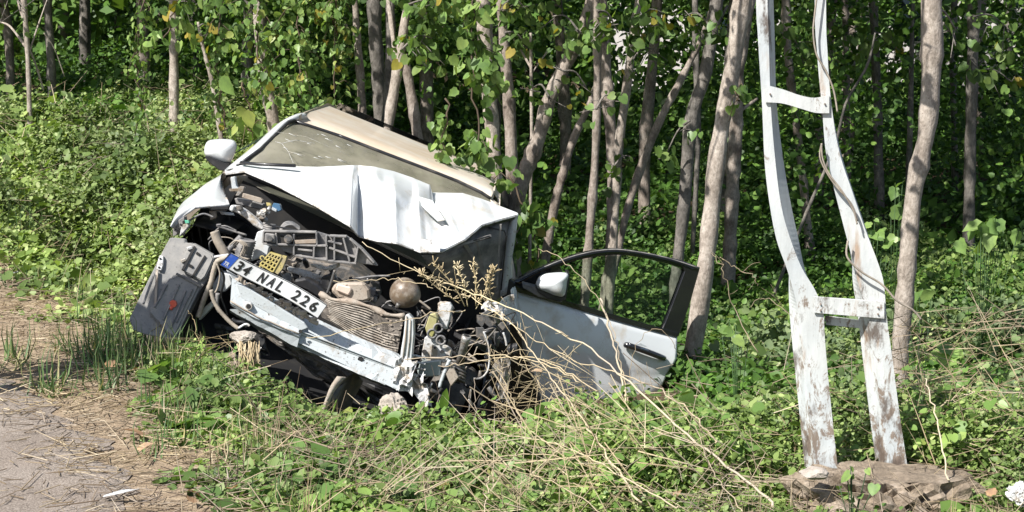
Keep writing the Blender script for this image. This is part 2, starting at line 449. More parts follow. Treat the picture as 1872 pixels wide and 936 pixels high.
# the sunlit bank at the left
kb = lambda x, y: frust(x, y) * (~in_car(x, y)) * smoothstep(-0.6, -0.9, x) * smoothstep(-0.2, 0.5, x - xg(y) + (fbm(x * 2, y * 2, 41) - .5)) 
hb = lambda x, y: (0.10 + 0.42 * smoothstep(0.25, 0.75, fbm(x * 1.1, y * 1.1, 33, 3))) * (0.35 + 0.65 * smoothstep(8.6, 10.5, y))
cover('bank_weeds', M_BANK, LEAF4, 15500, (-6.2, -0.5), (8.3, 16), kb, 11, 0.10, hb, lambda x, y: 0.029 + 0 * x, label='dense small leaved thicket on the sunny bank')
cover('bank_weeds', M_LOW, LOBED, 1500, (-5.5, -0.6), (8.8, 14), lambda x, y: kb(x, y) * (fbm(x * 1.1, y * 1.1, 71, 3) > .47), 8, 0.13, lambda x, y: hb(x, y) * 1.05, lambda x, y: 0.05 + 0 * x, up=0.9, aspect=1.0, label='lobed darker leaves in the thicket on the bank')
# woodland floor
def kw(x, y): return frust(x, y, 1.0) * (~in_car(x, y)) * smoothstep(-2.2, -0.8, x + (y > 13.5) * 4) * (0.55 + 0.45 * smoothstep(0.35, 0.6, fbm(x * 1.2, y * 1.2, 61, 3)))
hw = lambda x, y: 0.10 + 0.30 * smoothstep(0.25, 0.75, fbm(x * .9, y * .9, 34, 3)) + 0.25 * smoothstep(13, 22, y)
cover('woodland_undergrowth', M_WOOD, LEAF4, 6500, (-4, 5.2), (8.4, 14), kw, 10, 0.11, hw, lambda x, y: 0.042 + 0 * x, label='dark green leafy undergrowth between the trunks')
cover('woodland_undergrowth', M_LOW, LEAF4, 4600, (-1, 5.2), (9.4, 14.2), lambda x, y: kw(x, y) * (fbm(x * 1.3, y * 1.3, 66, 3) > .43), 10, 0.11, lambda x, y: hw(x, y) * 1.15, lambda x, y: 0.036 + 0 * x, label='undergrowth in brighter leaf colour painting sunlit patches between the trunks')  # sun dapple put into the leaf colour as noise patches
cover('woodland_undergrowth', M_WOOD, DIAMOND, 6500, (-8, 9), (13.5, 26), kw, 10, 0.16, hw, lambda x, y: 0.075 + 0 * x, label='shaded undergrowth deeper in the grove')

# grass blades, straw, twigs
def sticks(name, mat, n, xr, yr, keep, zf, length, width, flat=0.85, label=None, tm=STICK, lift=0.01):
    x = RNG.uniform(*xr, n * 4); y = RNG.uniform(*yr, n * 4); k = keep(x, y) > RNG.random(len(x)); x = x[k][:n]; y = y[k][:n]; n = len(x)
    L = length * np.exp(RNG.normal(0, 0.45, n)); d = RNG.normal(size=(n, 3)); d[:, 2] = np.abs(d[:, 2]) * (1 - flat); d = unit(d)
    z = H(x, y) + lift + zf(x, y) * RNG.random(n)
    pos = np.stack([x, y, z], 1) - d * L[:, None] * 0.3
    pos[:, 2] = np.maximum(pos[:, 2], H(pos[:, 0], pos[:, 1]) + lift)
    nn = RNG.normal(size=(n, 3)); nn[:, 2] += 1
    o = link(name, cloud_mesh(name, tm, pos, d, nn, L, mat, sx=width * RNG.uniform(0.6, 1.5, n)))
    return tag(o, label, None, None, 'stuff')
band = lambda x, y: frust(x, y) * smoothstep(-0.75, -0.25, x - xg(y)) * (1 - smoothstep(0.2, 0.9, x - xg(y)))
sticks('straw_litter', M_STRAW, 5200, (-4.5, 0.5), (5.0, 10.6), band, lambda x, y: 0.03 + 0 * x, 0.07, 0.0035, 0.93, label='short dry straw along the road edge', lift=0.012)
sticks('straw_litter', M_STRAW, 280, (-3.2, -0.6), (5.0, 8.2), lambda x, y: frust(x, y) * smoothstep(-1.6, -0.4, x - xg(y)) * (x < xg(y)), lambda x, y: 0 * x, 0.05, 0.003, 0.99, label='scattered straw on the asphalt', lift=0.016)
sticks('dry_grass', M_STRAW, 3600, (-2, 3.4), (5.0, 8.6), lambda x, y: kfg(x, y) * (0.15 + smoothstep(0.42, 0.6, fbm(x * 1.4 + 5, y * 1.4, 88, 3))), lambda x, y: hfg(x, y) * 1.3, 0.13, 0.0028, 0.55, label='dry grass stems tangled in the weeds')
sticks('dead_twigs', M_TWIG, 2000, (-2, 4.2), (5.0, 10), lambda x, y: np.maximum(kfg(x, y), kr(x, y)), lambda x, y: 0.2 + 0 * x, 0.12, 0.0035, 0.6, label='thin dead twigs in the weeds')
sticks('bank_twigs', M_TWIG, 1200, (-6, -0.6), (8.5, 15), kb, lambda x, y: hb(x, y) * 1.1, 0.14, 0.0035, 0.5, label='dry stems sticking out of the bank thicket')
sticks('bank_twigs', M_STRAW, 1100, (-6, -0.6), (8.5, 15), kb, lambda x, y: hb(x, y) * 1.15, 0.15, 0.0035, 0.35, label='pale dry stems in the bank thicket')
sticks('dry_grass', M_STRAW, 1000, (0.0, 1.5), (5.1, 7.6), lambda x, y: kfg(x, y), lambda x, y: 0.15 + 0 * x, 0.13, 0.003, 0.7, label='pale broken straw before the open door')
# grass tufts
def tuft_points(n, xr, yr, keep, per, spread):
    x = RNG.uniform(*xr, n * 5); y = RNG.uniform(*yr, n * 5); k = keep(x, y) > RNG.random(len(x)); x = x[k][:n]; y = y[k][:n]
    idx = np.repeat(np.arange(len(x)), per); m = len(idx)
    return x[idx] + RNG.normal(0, spread, m), y[idx] + RNG.normal(0, spread, m), m
def grass(name, mat, n, xr, yr, keep, per, spread, length, width, label, out=0.6):
    x, y, m = tuft_points(n, xr, yr, keep, per, spread)
    d = RNG.normal(size=(m, 3)) * out; d[:, 2] = np.abs(d[:, 2]) * .4 + 0.75; d = unit(d)
    nn = -d * 0; nn[:, :2] = d[:, :2]; nn[:, 2] = 0.6
    L = length * RNG.uniform(0.4, 1.2, m)
    o = link(name, cloud_mesh(name, blade(0.42), np.stack([x, y, H(x, y)], 1), d, nn, L, mat, sx=width, sz=L))
    return tag(o, label, None, None, 'stuff')
kg = lambda x, y: frust(x, y) * (~in_car(x, y)) * np.exp(-(((x - xg(y) - 0.45) / 0.5) ** 2)) 
grass('green_grass', M_GRASS, 85, (-3, 0.2), (5.4, 9.6), kg, 12, 0.035, 0.14, 0.007, 'long green grass blades near the left of the car')
grass('green_grass', M_GRASS, 42, (-2.2, -1.1), (6.9, 8.0), kg, 16, 0.03, 0.22, 0.009, 'tall grass under the torn wheel arch liner', 0.8)
grass('dry_grass', M_STRAW, 330, (-1.6, 2.4), (5.0, 7.4), kfg, 10, 0.03, 0.17, 0.0045, 'yellow dry grass tufts', 0.5)
grass('bank_grass', M_GRASS, 110, (-5.6, -2.8), (10, 14.5), kb, 14, 0.06, 0.34, 0.008, 'tall grass on the far left of the bank', 0.5)

# far-off wood closing the view, with openings where the pale house shows
def understorey(n, xr, yr, zr, sd, thr, size, lab):
    x = RNG.uniform(*xr, n * 4); y = RNG.uniform(*yr, n * 4); z = RNG.uniform(*zr, n * 4)
    k = (fbm(x * 1.1 + y * .5, z * 1.3 + y * .4, sd, 3) > thr) & frust(x, y, 1.2) & ~(((np.abs(x / y - .0705) < .013) | ((np.abs(x / y - .093) < .007) & (z > .6)) | ((np.abs(x / y - .121) < .006) & (z > .6))) & (z < 1.7) & (z > (.1 if sd != 99 else .75)) & (RNG.random(n * 4) > .40)); x, y, z = x[k][:n], y[k][:n], z[k][:n]
    yd, nn = leaf_dirs(len(x), .4, .5, .9, .4)
    tag(link('understorey', cloud_mesh('understorey', LEAF4, np.stack([x, y, H(x, y) + z], 1), yd, nn, RNG.uniform(.7, 1.3, len(x)) * size, M_WOOD)), lab, None, None, 'stuff')
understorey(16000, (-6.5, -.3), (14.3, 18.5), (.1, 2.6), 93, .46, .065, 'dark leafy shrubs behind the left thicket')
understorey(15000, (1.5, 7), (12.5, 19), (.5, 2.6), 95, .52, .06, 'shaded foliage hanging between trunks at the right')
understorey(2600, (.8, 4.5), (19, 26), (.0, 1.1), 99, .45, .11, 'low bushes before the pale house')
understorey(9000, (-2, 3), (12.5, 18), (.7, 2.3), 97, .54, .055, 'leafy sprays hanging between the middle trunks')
def far_wood():
    n = 60000
    x = RNG.uniform(-13, 13, n); y = RNG.uniform(20, 31, n); z = RNG.random(n) ** 1.1 * 3.6
    m = fbm(x * 0.9, z * 0.9 + y * .3, 91, 3) > 0.36
    r_ = x / y
    hole = ((r_ > .059) & (r_ < .082) & (z < 1.55)) | ((r_ > .087) & (r_ < .099) & (z > .65)) | ((r_ > .116) & (r_ < .126) & (z > .65)) | ((x > y * 0.26) & (x < y * 0.31) & (z < 1.5) & (z > 0.5))
    m &= ~(hole & (RNG.random(n) > 0.38)); m &= ~((x > -2) & (x < y * .135) & (y > 25.5))
    x, y, z = x[m], y[m], z[m]
    hid = (x > 0.8) & (x < 9.5) & (y > 28.3); x, y, z = x[~hid], y[~hid], z[~hid]
    pos = np.stack([x, y, H(x, y) + z], 1); yd, nn = leaf_dirs(len(pos), 0.4, 0.4, 1.0, 0.3)
    nn[:, 1] -= 0.5
    o = link('distant_woods', cloud_mesh('distant_woods', DIAMOND, pos, yd, unit(nn), RNG.uniform(0.12, 0.26, len(pos)), M_WOOD))
    tag(o, 'dense far-off wood behind the trunks', None, None, 'stuff')
    # backing mass far behind
    n = 16000
    x = RNG.uniform(-26, 26, n); y = RNG.uniform(33, 42, n); z = RNG.random(n) * 6.5
    pos = np.stack([x, y, z], 1); yd, nn = leaf_dirs(n, 0.3, 0.3, 1.0)
    nn[:, 1] -= 0.8
    o = link('distant_woods', cloud_mesh('distant_woods', DIAMOND, pos, yd, unit(nn), RNG.uniform(0.4, 0.8, n), M_WOOD))
    tag(o, 'thick tree mass at the back of the grove', None, None, 'stuff')
far_wood()
# ------------------------------------------------------------------ trees
def spline(pts, per=6):
    out = []
    n = len(pts)
    for i in range(n - 1):
        p0 = pts[max(i - 1, 0)]; p1 = pts[i]; p2 = pts[i + 1]; p3 = pts[min(i + 2, n - 1)]
        for k in range(per):
            t = k / per
            out.append(0.5 * ((2 * p1) + (p2 - p0) * t + (2 * p0 - 5 * p1 + 4 * p2 - p3) * t * t + (3 * p1 - p0 - 3 * p2 + p3) * t ** 3))
    out.append(pts[-1]); return out
def crown_mesh(seed, n=1150, r=1.45, h=3.9, leaf=0.10):
    rs = np.random.default_rng(seed)
    cl = 46
    cz = rs.random(cl) * h; cr = r * np.sqrt(rs.random(cl)) * np.sin(np.clip(cz / h, 0.25, 0.92) * math.pi) ** 0.6
    ct = rs.uniform(0, 6.28, cl); C = np.stack([cr * np.cos(ct), cr * np.sin(ct), cz], 1)
    i = rs.integers(0, cl, n); pos = C[i] + rs.normal(0, 0.16, (n, 3))
    pos[:, 2] = np.maximum(pos[:, 2], 0.02)
    yd, nn = leaf_dirs(n, 0.5, 0.5, 0.8, 0.5)
    return cloud_mesh('crown', LEAF4, pos, yd, nn, rs.uniform(0.7, 1.3, n) * leaf, M_CROWN)
CROWNS = [crown_mesh(s) for s in (1, 2, 3, 4)]
SPARSE = [crown_mesh(s, 430, 1.35, 4.2, .085) for s in (11, 12, 13)]
TREES = {}
def trunk_shape(pts, rad, seed=0, sides=11, knots=True):
    rs = random.Random(seed); pp = spline([Vector((*p, r)) for p, r in zip(pts, rad)], 7)
    V = [Vector(p[:3]) for p in pp]; Rr = [p[3] for p in pp]
    g = G(); n = sides; prev = Vector((1, 0, 0)); base = len(g.v)
    ph = rs.random() * 20
    f = []
    for i, p in enumerate(V):
        t = (V[min(i + 1, len(V) - 1)] - V[max(i - 1, 0)]).normalized()
        a = (prev - t * prev.dot(t)).normalized(); prev = a; b = t.cross(a)
        bulge = 1.0 + 0.07 * math.sin(i * 0.9 + ph) + (0.18 if knots and rs.random() < 0.07 else 0)
        for k in range(n):
            th = 2 * math.pi * k / n
            rr = Rr[i] * bulge * (1 + 0.05 * math.sin(2 * th + ph + i * .2) + rs.uniform(-0.045, 0.045))
            g.v.append(p + (a * math.cos(th) + b * math.sin(th)) * rr)
    for i in range(len(V) - 1):
        for k in range(n):
            g.f.append((i * n + k, i * n + (k + 1) % n, (i + 1) * n + (k + 1) % n, (i + 1) * n + k)); g.sm.append(True)
    g.f.append(tuple(range(n))[::-1]); g.sm.append(False)
    g.f.append(tuple((len(V) - 1) * n + k for k in range(n))); g.sm.append(False)
    return g
def to_ground(p, d):
    """carry point p on along d until it is in the soil"""
    out = []
    for k in range(60):
        if p.z < Hs(p.x, p.y) - 0.06: break
        p = p + d * 0.08; out.append(p.copy())
    return out[-1:] if out else []
def tree(name, path, Y, mat, label, group='poplar trunks of the grove', crown=True, stop=False, top=5.2, Yb=None, limbs=()):
    """path: (px, py, width_px) from the top down; Y (to Yb) = distance"""
    n = len(path); pts = []; rad = []
    for i, (px, py, w) in enumerate(path):
        y = Y if Yb is None else Y + (Yb - Y) * i / (n - 1)
        p = P(px, py, y)
        if pts and False: pass
        pts.append(p); rad.append(w * 0.5 * y / FPX)
    d = (pts[-1] - pts[-2]).normalized()
    if d.z > -0.2: d = Vector((d.x * .3, 0, -1)).normalized()
    g_ = to_ground(pts[-1], d)
    if g_: pts += g_; rad.append(rad[-1] * 1.12)
    else:
        rad[-1] *= 1.05
    if not stop:
        d = (pts[0] - pts[1]).normalized(); p = pts[0].copy(); r = rad[0]; up = []
        while p.z < top:
            d = (d * 0.75 + Vector((0, 0.02, 0.45))).normalized(); p = p + d * 0.55; r *= 0.90; up.append((p.copy(), r))
        pts = [u[0] for u in up[::-1]] + pts; rad = [u[1] for u in up[::-1]] + rad
    root = empty(name, pts[-1], label, 'tree', group)
    seed = int(path[0][0] * 7 + path[-1][1])
    root['_top'] = 0; del root['_top']
    trunk_shape(pts, rad, seed).obj('trunk', mat, root)
    for k, lb in enumerate(limbs):                       # side limbs: (list of px,py,w), own distance
        lp = [P(a, b_, Y + (dy if (dy := (0.05 * j)) else 0)) for j, (a, b_, w) in enumerate(lb)]
        trunk_shape(lp, [w * .5 * Y / FPX for _, _, w in lb], seed + k, 7, False).obj('limb', mat, root)
    if crown and not stop:
        tp = pts[0]
        for k in range(2 if Y > 12.4 else 1):
            c = link('crown', (CROWNS if Y > 12.4 else SPARSE)[(seed + k) % 3], root, False)
            base = Vector((tp.x + random.uniform(-.5, .5), tp.y + random.uniform(-.4, .5), 1.70 + k * 1.5))
            c.matrix_basis = Matrix.Translation(base - root.location) @ Matrix.Rotation(random.uniform(0, 6.28), 4, 'Z') @ Matrix.Scale(1 if Y < 12.4 else random.uniform(.8, 1.05), 4)
    TREES[label] = root
    return root
B, BG, BP = M_BARK, M_BARKG, M_BARKP
tree('poplar_tree', [(1360, -20, 34), (1336, 140, 32), (1313, 270, 31), (1299, 400, 31), (1288, 500, 33), (1256, 715, 38)], 9.9, BP, 'thick pale leaning trunk just right of the open car door', Yb=9.75)
tree('poplar_tree', [(1313, -20, 24), (1290, 130, 23), (1264, 220, 24), (1250, 380, 23), (1237, 500, 22), (1228, 640, 22)], 10.7, BG, 'grey curved trunk rising from behind the open door glass', limbs=[[(1282, 165, 9), (1300, 75, 7), (1330, 10, 5)]])
tree('poplar_tree', [(1703, -20, 38), (1703, 120, 36), (1694, 240, 34), (1671, 350, 33), (1660, 470, 32), (1646, 640, 30), (1640, 720, 32)], 7.9, BP, 'stout pale trunk bending beside the bent metal pole')
tree('poplar_tree', [(1088, -20, 22), (1062, 60, 24), (1028, 130, 26), (1003, 185, 26), (985, 250, 26), (957, 325, 28), (930, 420, 28)], 10.8, B, 'long trunk leaning right over the car bonnet corner')
tree('poplar_tree', [(1110, 100, 9), (1080, 185, 12), (1050, 250, 15), (1030, 315, 15), (1014, 375, 16), (998, 465, 17)], 11.6, B, 'short thin trunk slanting up left of the door window', stop=True)
tree('poplar_tree', [(1089, -20, 13), (1092, 120, 14), (1089, 270, 15), (1080, 400, 17), (1069, 545, 18)], 10.5, B, 'straight thin trunk standing in front of the fork')
tree('poplar_tree', [(1105, 100, 20), (1111, 180, 22), (1120, 300, 20), (1116, 460, 20), (1110, 520, 22)], 11.4, B, 'upright trunk of the twin pair behind the door frame', Yb=11.2)
tree('poplar_tree', [(1170, -20, 13), (1158, 60, 15), (1145, 165, 16), (1132, 260, 17), (1127, 350, 16), (1119, 470, 17)], 11.0, BP, 'pale slanting trunk of the twin pair behind the door frame')
tree('poplar_tree', [(1300, 20, 8), (1275, 85, 10), (1240, 155, 14), (1202, 230, 15), (1167, 320, 15), (1145, 390, 14), (1130, 460, 13)], 11.8, B, 'thin trunk slanting strongly right above the door window', stop=True)
tree('poplar_tree', [(1362, 60, 20), (1350, 130, 22), (1347, 210, 24), (1340, 330, 24), (1335, 430, 24)], 12.4, B, 'broad pale trunk between the leaning tree and metal pole', limbs=[[(1350, 205, 8), (1385, 180, 5)]])
tree('poplar_tree', [(1272, 100, 12), (1276, 250, 10), (1268, 420, 9)], 13.0, BG, 'slender dim trunk close behind the grey curved one')
tree('poplar_tree', [(712, -20, 17), (714, 60, 17), (712, 150, 19), (706, 240, 20), (700, 330, 20)], 12.2, BG, 'dark straight trunk hidden behind the pinkish one over the roof')
tree('poplar_tree', [(748, -20, 15), (740, 40, 16), (728, 120, 19), (716, 190, 19), (706, 262, 18), (700, 330, 18)], 11.6, BP, 'pinkish smooth trunk leaning left above the car roof', limbs=[[(722, 100, 8), (716, 50, 9), (708, -10, 9)]])
tree('poplar_tree', [(684, -20, 25), (686, 60, 26), (692, 150, 25), (697, 245, 25), (700, 330, 25)], 12.6, BG, 'thickest dark grey trunk above the car roof')
tree('poplar_tree', [(650, 20, 11), (654, 80, 14), (660, 160, 16), (664, 240, 16), (666, 330, 16)], 12.0, B, 'knobbly thin trunk left of the thick grey one')
tree('poplar_tree', [(738, 100, 12), (745, 135, 18), (756, 200, 20), (768, 285, 20), (776, 360, 20)], 11.8, B, 'mottled trunk leaning away right of the pinkish one', crown=False, stop=True)
tree('poplar_tree', [(882, -20, 26), (886, 60, 28), (892, 160, 28), (900, 240, 28), (904, 330, 28), (908, 420, 28)], 10.6, BP, 'flaky trunk wrapped in large vine leaves behind the bonnet')
tree('poplar_tree', [(915, -20, 18), (922, 90, 20), (930, 180, 22), (935, 290, 22), (940, 420, 22)], 11.5, B, 'mottled trunk just right of the vine covered one')
tree('poplar_tree', [(970, 60, 5), (971, 130, 6), (972, 240, 6), (971, 300, 6)], 11.0, BP, 'pencil thin sapling in front of the leaning trunk', stop=True, limbs=[[(971, 125, 5), (945, 80, 4), (915, 40, 3)], [(971, 135, 3), (1000, 95, 3)]])
tree('poplar_tree', [(318, -20, 15), (318, 50, 16), (318, 120, 18), (318, 200, 19), (318, 260, 19)], 13.2, BP, 'pale straight trunk standing alone over the left thicket')
tree('poplar_tree', [(362, 40, 5), (372, 90, 7), (388, 150, 8), (400, 225, 9)], 12.6, BP, 'thin leaning sapling with yellow leaves at its top', stop=True)
tree('poplar_tree', [(470, -20, 18), (476, 70, 20), (486, 150, 22), (498, 215, 24), (504, 290, 24)], 12.2, BP, 'blotchy trunk with vines left of the windscreen')
tree('poplar_tree', [(42, -20, 11), (48, 60, 10), (52, 130, 9), (54, 200, 9)], 13.0, BP, 'pale forked sapling with bare twigs at far left', limbs=[[(50, 90, 5), (20, 50, 4), (0, 40, 3)], [(48, 50, 5), (36, 15, 4), (28, -20, 3)], [(52, 100, 4), (72, 40, 3), (86, 0, 2)], [(54, 90, 4), (66, 120, 4), (80, 165, 3)], [(80, 60, 2), (100, 90, 2), (118, 140, 2)]])
tree('poplar_tree', [(86, -20, 16), (90, 60, 16), (94, 130, 16), (96, 210, 16)], 15.5, BG, 'dark trunk behind the bare twigs at far left')
tree('poplar_tree', [(1436, -20, 16), (1440, 90, 15), (1452, 200, 15), (1466, 310, 15), (1472, 370, 15)], 13.2, B, 'brownish dim trunk between the legs of the metal pole')
tree('poplar_tree', [(1600, 60, 3), (1585, 120, 5), (1546, 190, 5), (1525, 270, 6), (1478, 380, 6), (1450, 450, 6)], 11.8, BG, 'dark thin branchy stem slanting behind the metal pole', stop=True)
tree('poplar_tree', [(1545, -20, 12), (1547, 100, 12), (1548, 230, 13), (1549, 300, 13)], 16, B, 'dim slender trunk right of the metal pole')
tree('poplar_tree', [(1596, -20, 16), (1600, 90, 16), (1604, 190, 17), (1606, 290, 17)], 15, BG, 'dark trunk with a crook right of the metal pole')
tree('poplar_tree', [(1667, 80, 8), (1665, 180, 10), (1662, 300, 11)], 14.5, BG, 'dark thin trunk just left of the stout pale one')
tree('poplar_tree', [(1782, -20, 24), (1778, 130, 22), (1774, 260, 20), (1772, 380, 20)], 13.5, BG, 'broad dark trunk near the right edge')
tree('poplar_tree', [(1745, -20, 12), (1742, 100, 12), (1744, 220, 12)], 17, BG, 'faint trunk behind the dusty bushes at right')
# many more, farther back and dim
bgk = 0
rt = random.Random(5)
proto = None
for k in range(44):
    for _ in range(30):
        y = rt.uniform(14.0, 27.5); x = rt.uniform(-0.34 * y, 0.34 * y)
        if (0.045 < x / y < 0.145 and y > 17) or (-2.5 < x < 4.5 and y > 22): continue
        if x < -1.5 and y < 15.5: continue
        if k in (6, 12, 18, 24, 30, 36, 42): x, y = rt.uniform(-6.5, -2.2), rt.uniform(14.2, 15.8)
        break
    h = rt.uniform(4.6, 6.2); lean = rt.uniform(-.4, .4)
    if proto is None or k < 4:
        root = empty('poplar_tree', (0, 0, 0), 'slim dim trunk standing far back in the grove', 'tree', 'dim trunks far back in the grove')
        pts = [Vector((lean * 1.2, 0.2, 5.4)), Vector((lean * .7, .1, 3.4)), Vector((lean * .35, 0, 1.8)), Vector((0.03, 0, .7)), Vector((0, 0, -.15))]
        trunk_shape(pts, [.03, .045, .055, .062, .072], k, 8).obj('trunk', [BG, B, BG, B][k % 4], root)
        for q in range(2):
            c = link('crown', CROWNS[(k + q) % 4], root, False); c.location = (lean * .8 + rt.uniform(-.3, .3), rt.uniform(-.3, .3), 2.0 + q * 1.4)
        proto = (proto or []) + [root]
    else:
        src = proto[k % 4]; root = src.copy(); COL.objects.link(root)
        for ch in src.children:
            c = ch.copy(); COL.objects.link(c); c.parent = root
    root.location = (x, y, Hs(x, y)); root.rotation_euler = (0, 0, rt.uniform(0, 6.28)); s = rt.uniform(.6, 1.0); root.scale = (s, s, rt.uniform(.95, 1.1))

# ------------------------------------------------------------------ leaves that can be told apart: shared meshes
def single(tm, rnd, mat, name='leaf', curl=0.0):
    T, F = tm; T = T.copy(); T[:, 2] -= curl * T[:, 1] ** 2
    return cloud_mesh(name, (T, F), np.zeros((1, 3)), np.array([[0, 1, 0.]]), np.array([[0, 0, 1.]]), 1.0, mat, rnd=np.array([rnd]))
HL = [single(HEART, r, M_VINE, curl=c) for r, c in ((0.1, .1), (0.35, .2), (0.55, .05), (0.75, .3), (0.9, .15))]
LL = [single(LOBED, r, M_VINE, curl=c) for r, c in ((0.15, .1), (0.4, .25), (0.6, .1), (0.8, .3))]
OVATE = (np.array([(0, 0, 0), (-.24, .08, .05), (-.40, .28, .02), (-.38, .50, .06), (-.26, .74, 0), (-.1, .92, -.03), (0, 1.04, -.08), (.1, .92, -.03), (.26, .74, 0), (.38, .50, .06), (.40, .28, .02), (.24, .08, .05), (0, .3, -.05), (0, .65, -.06)], float), [(0, 12, 2, 1), (12, 13, 4, 3, 2), (13, 6, 5, 4), (0, 11, 10, 12), (12, 10, 9, 8, 13), (13, 8, 7, 6)])
OV = [single(OVATE, r, M_VINE, curl=c) for r, c in ((.6, .2), (.8, .35), (.95, .1))]
YL = [single(HEART, 1.0, M_CROWN, curl=.2), single(HEART, .97, M_CROWN, curl=.1)]
CL = [single(HEART, r, M_CROWN, curl=c) for r, c in ((0.2, .15), (0.5, .2), (0.8, .1))]
def place_leaf(me, parent, pos, y, n, s, name='leaf'):
    """pos in world; parent sits unrotated at its own location"""
    y = Vector(y).normalized(); x = y.cross(Vector(n)).normalized(); z = x.cross(y)
    M = Matrix(((x.x, y.x, z.x), (x.y, y.y, z.y), (x.z, y.z, z.z))).to_4x4()
    o = bpy.data.objects.new(name, me); COL.objects.link(o); o.parent = parent
    w = Vector((0, 0, 0)); q = parent
    while q is not None: w += q.location; q = q.parent
    o.matrix_basis = Matrix.Translation(Vector(pos) - w) @ M @ Matrix.Diagonal((s, s, s, 1))
    return o
rl = random.Random(99)
def rand_leaf(meshes, parent, pos, s, hang=0.8, face=0.9):
    n = Vector((rl.gauss(0, .8), rl.gauss(0, .8), rl.gauss(0, .7))) + SUN_TO * face
    y = Vector((rl.gauss(0, .6), rl.gauss(0, .5), -hang + rl.gauss(0, .3)))
    return place_leaf(rl.choice(meshes), parent, pos, y, n, s * rl.uniform(.4, 1.1))
def climbing(path, Y, n, size, width, label, meshes, name='climbing_vine', mat=None, bias=1.0, cat='vine', yell=0.02, group=None):
    """a hanging or climbing vine: stem along pixel path, leaves (parts) scattered round it; width in photo pixels"""
    pts = spline([P(a, b_, Y) for a, b_ in path], 5)
    root = empty(name, P(*path[-1], Y), label, cat, group)
    g = G()
    g.tube([p + Vector((rl.uniform(-.02, .02), rl.uniform(-.02, .02), 0)) for p in pts], 0.006, 5)
    w = width * Y / FPX
    tips = []
    for k in range(max(3, n // 12)):
        i = rl.randrange(len(pts) - 1); a = pts[i]; e = a + Vector((rl.uniform(-w, w), rl.uniform(-w, w) * .5, rl.uniform(-.25, .1)))
        g.tube([a, (a + e) / 2 + Vector((0, 0, .04)), e], 0.0028, 4); tips.append((a, e))
    g.obj('stem', mat or M_TWIG, root)
    for k in range(min(298, int(n * 1.25))):
        if rl.random() < .75:
            a, e = rl.choice(tips); t = rl.random() ** .6; p = a.lerp(e, t) + Vector((rl.gauss(0, .03), rl.gauss(0, .04), rl.gauss(0, .03)))
        else:
            i = rl.randrange(len(pts)); p = pts[i] + Vector((rl.gauss(0, w * .45), rl.gauss(0, .08), rl.gauss(0, .04)))
        rand_leaf(YL if rl.random() < yell else meshes, root, p, size)
    return root
GV = 'vines hanging among the trunks'
climbing([(868, -10), (862, 100), (868, 200), (880, 300), (890, 350)], 10.2, 190, 0.085, 62, 'column of large heart shaped leaves climbing the flaky trunk', HL + LL)
climbing([(820, 180), (810, 260), (815, 330)], 10.0, 60, 0.07, 40, 'bright leafy vine above the right end of the roof', HL + LL)
climbing([(925, 320), (960, 380), (975, 430), (985, 490)], 9.9, 80, 0.075, 50, 'leafy clump hanging beside the bonnet right corner', HL + LL)
climbing([(262, -10), (255, 60), (250, 130), (262, 200)], 12.0, 210, 0.045, 26, 'narrow column of small bright leaves left of the pale trunk', HL)
climbing([(330, -10), (312, 40), (300, 80)], 11.8, 30, 0.09, 60, 'cluster of large dark leaves at the top of the pale trunk', HL)
climbing([(405, -10), (400, 80), (398, 150), (410, 230)], 12.0, 200, 0.05, 42, 'small leaved vine curtain left of the blotchy trunk', HL)
climbing([(470, -10), (475, 90), (480, 150)], 11.9, 200, 0.062, 50, 'vine hanging over the blotchy trunk', HL[:2] + LL + OV)
climbing([(545, -10), (548, 90), (552, 185)], 11.8, 270, 0.06, 62, 'thick vine curtain above the left end of the roof', HL[1:3] + LL + LL + OV)
climbing([(615, -10), (612, 80), (608, 170)], 11.8, 200, 0.055, 48, 'vine curtain with yellowing leaves by the knobbly trunk', HL[:2] + LL + OV, yell=0.08)
climbing([(440, 150), (452, 200), (458, 240)], 11.2, 14, 0.17, 40, 'plant with very large pale green leaves behind the left mirror', OV, name='broad_leaf_plant', cat='plant')
climbing([(1345, 165), (1350, 185)], 9.7, 8, 0.07, 20, 'small bright leaf sprig beside the leaning pale trunk', HL, cat='vine')
def leafy_twig(treelabel, a, b_, Y, n, size, meshes=None, yell=.05, spread=38):
    root = TREES[treelabel]; pa, pb = P(*a, Y), P(*b_, Y + .1)
    g = G(); mid = (pa + pb) / 2 + Vector((0, 0, .05)); g.tube(spline([pa, mid, pb], 4), [0.008 * (1 - .07 * i) for i in range(9)], 5)
    ends = []
    for k in range(6):
        t = rl.random(); s = pa.lerp(pb, t); e = s + Vector((rl.uniform(-1, 1), rl.uniform(-.6, .6), rl.uniform(-.9, .5))) * spread * Y / FPX
        g.tube([s, e], 0.003, 4); ends.append((s, e))
    br = g.obj('branch', M_BARKG, root)
    br.matrix_basis = Matrix.Identity(4); 
    for v in br.data.vertices: v.co = v.co - root.location
    for k in range(n):
        s, e = rl.choice(ends); p = s.lerp(e, rl.random() ** .5) + Vector((rl.gauss(0, .05), rl.gauss(0, .05), rl.gauss(0, .05)))
        rand_leaf(YL if rl.random() < yell else (meshes or CL + HL[1:3]), br, p, size)
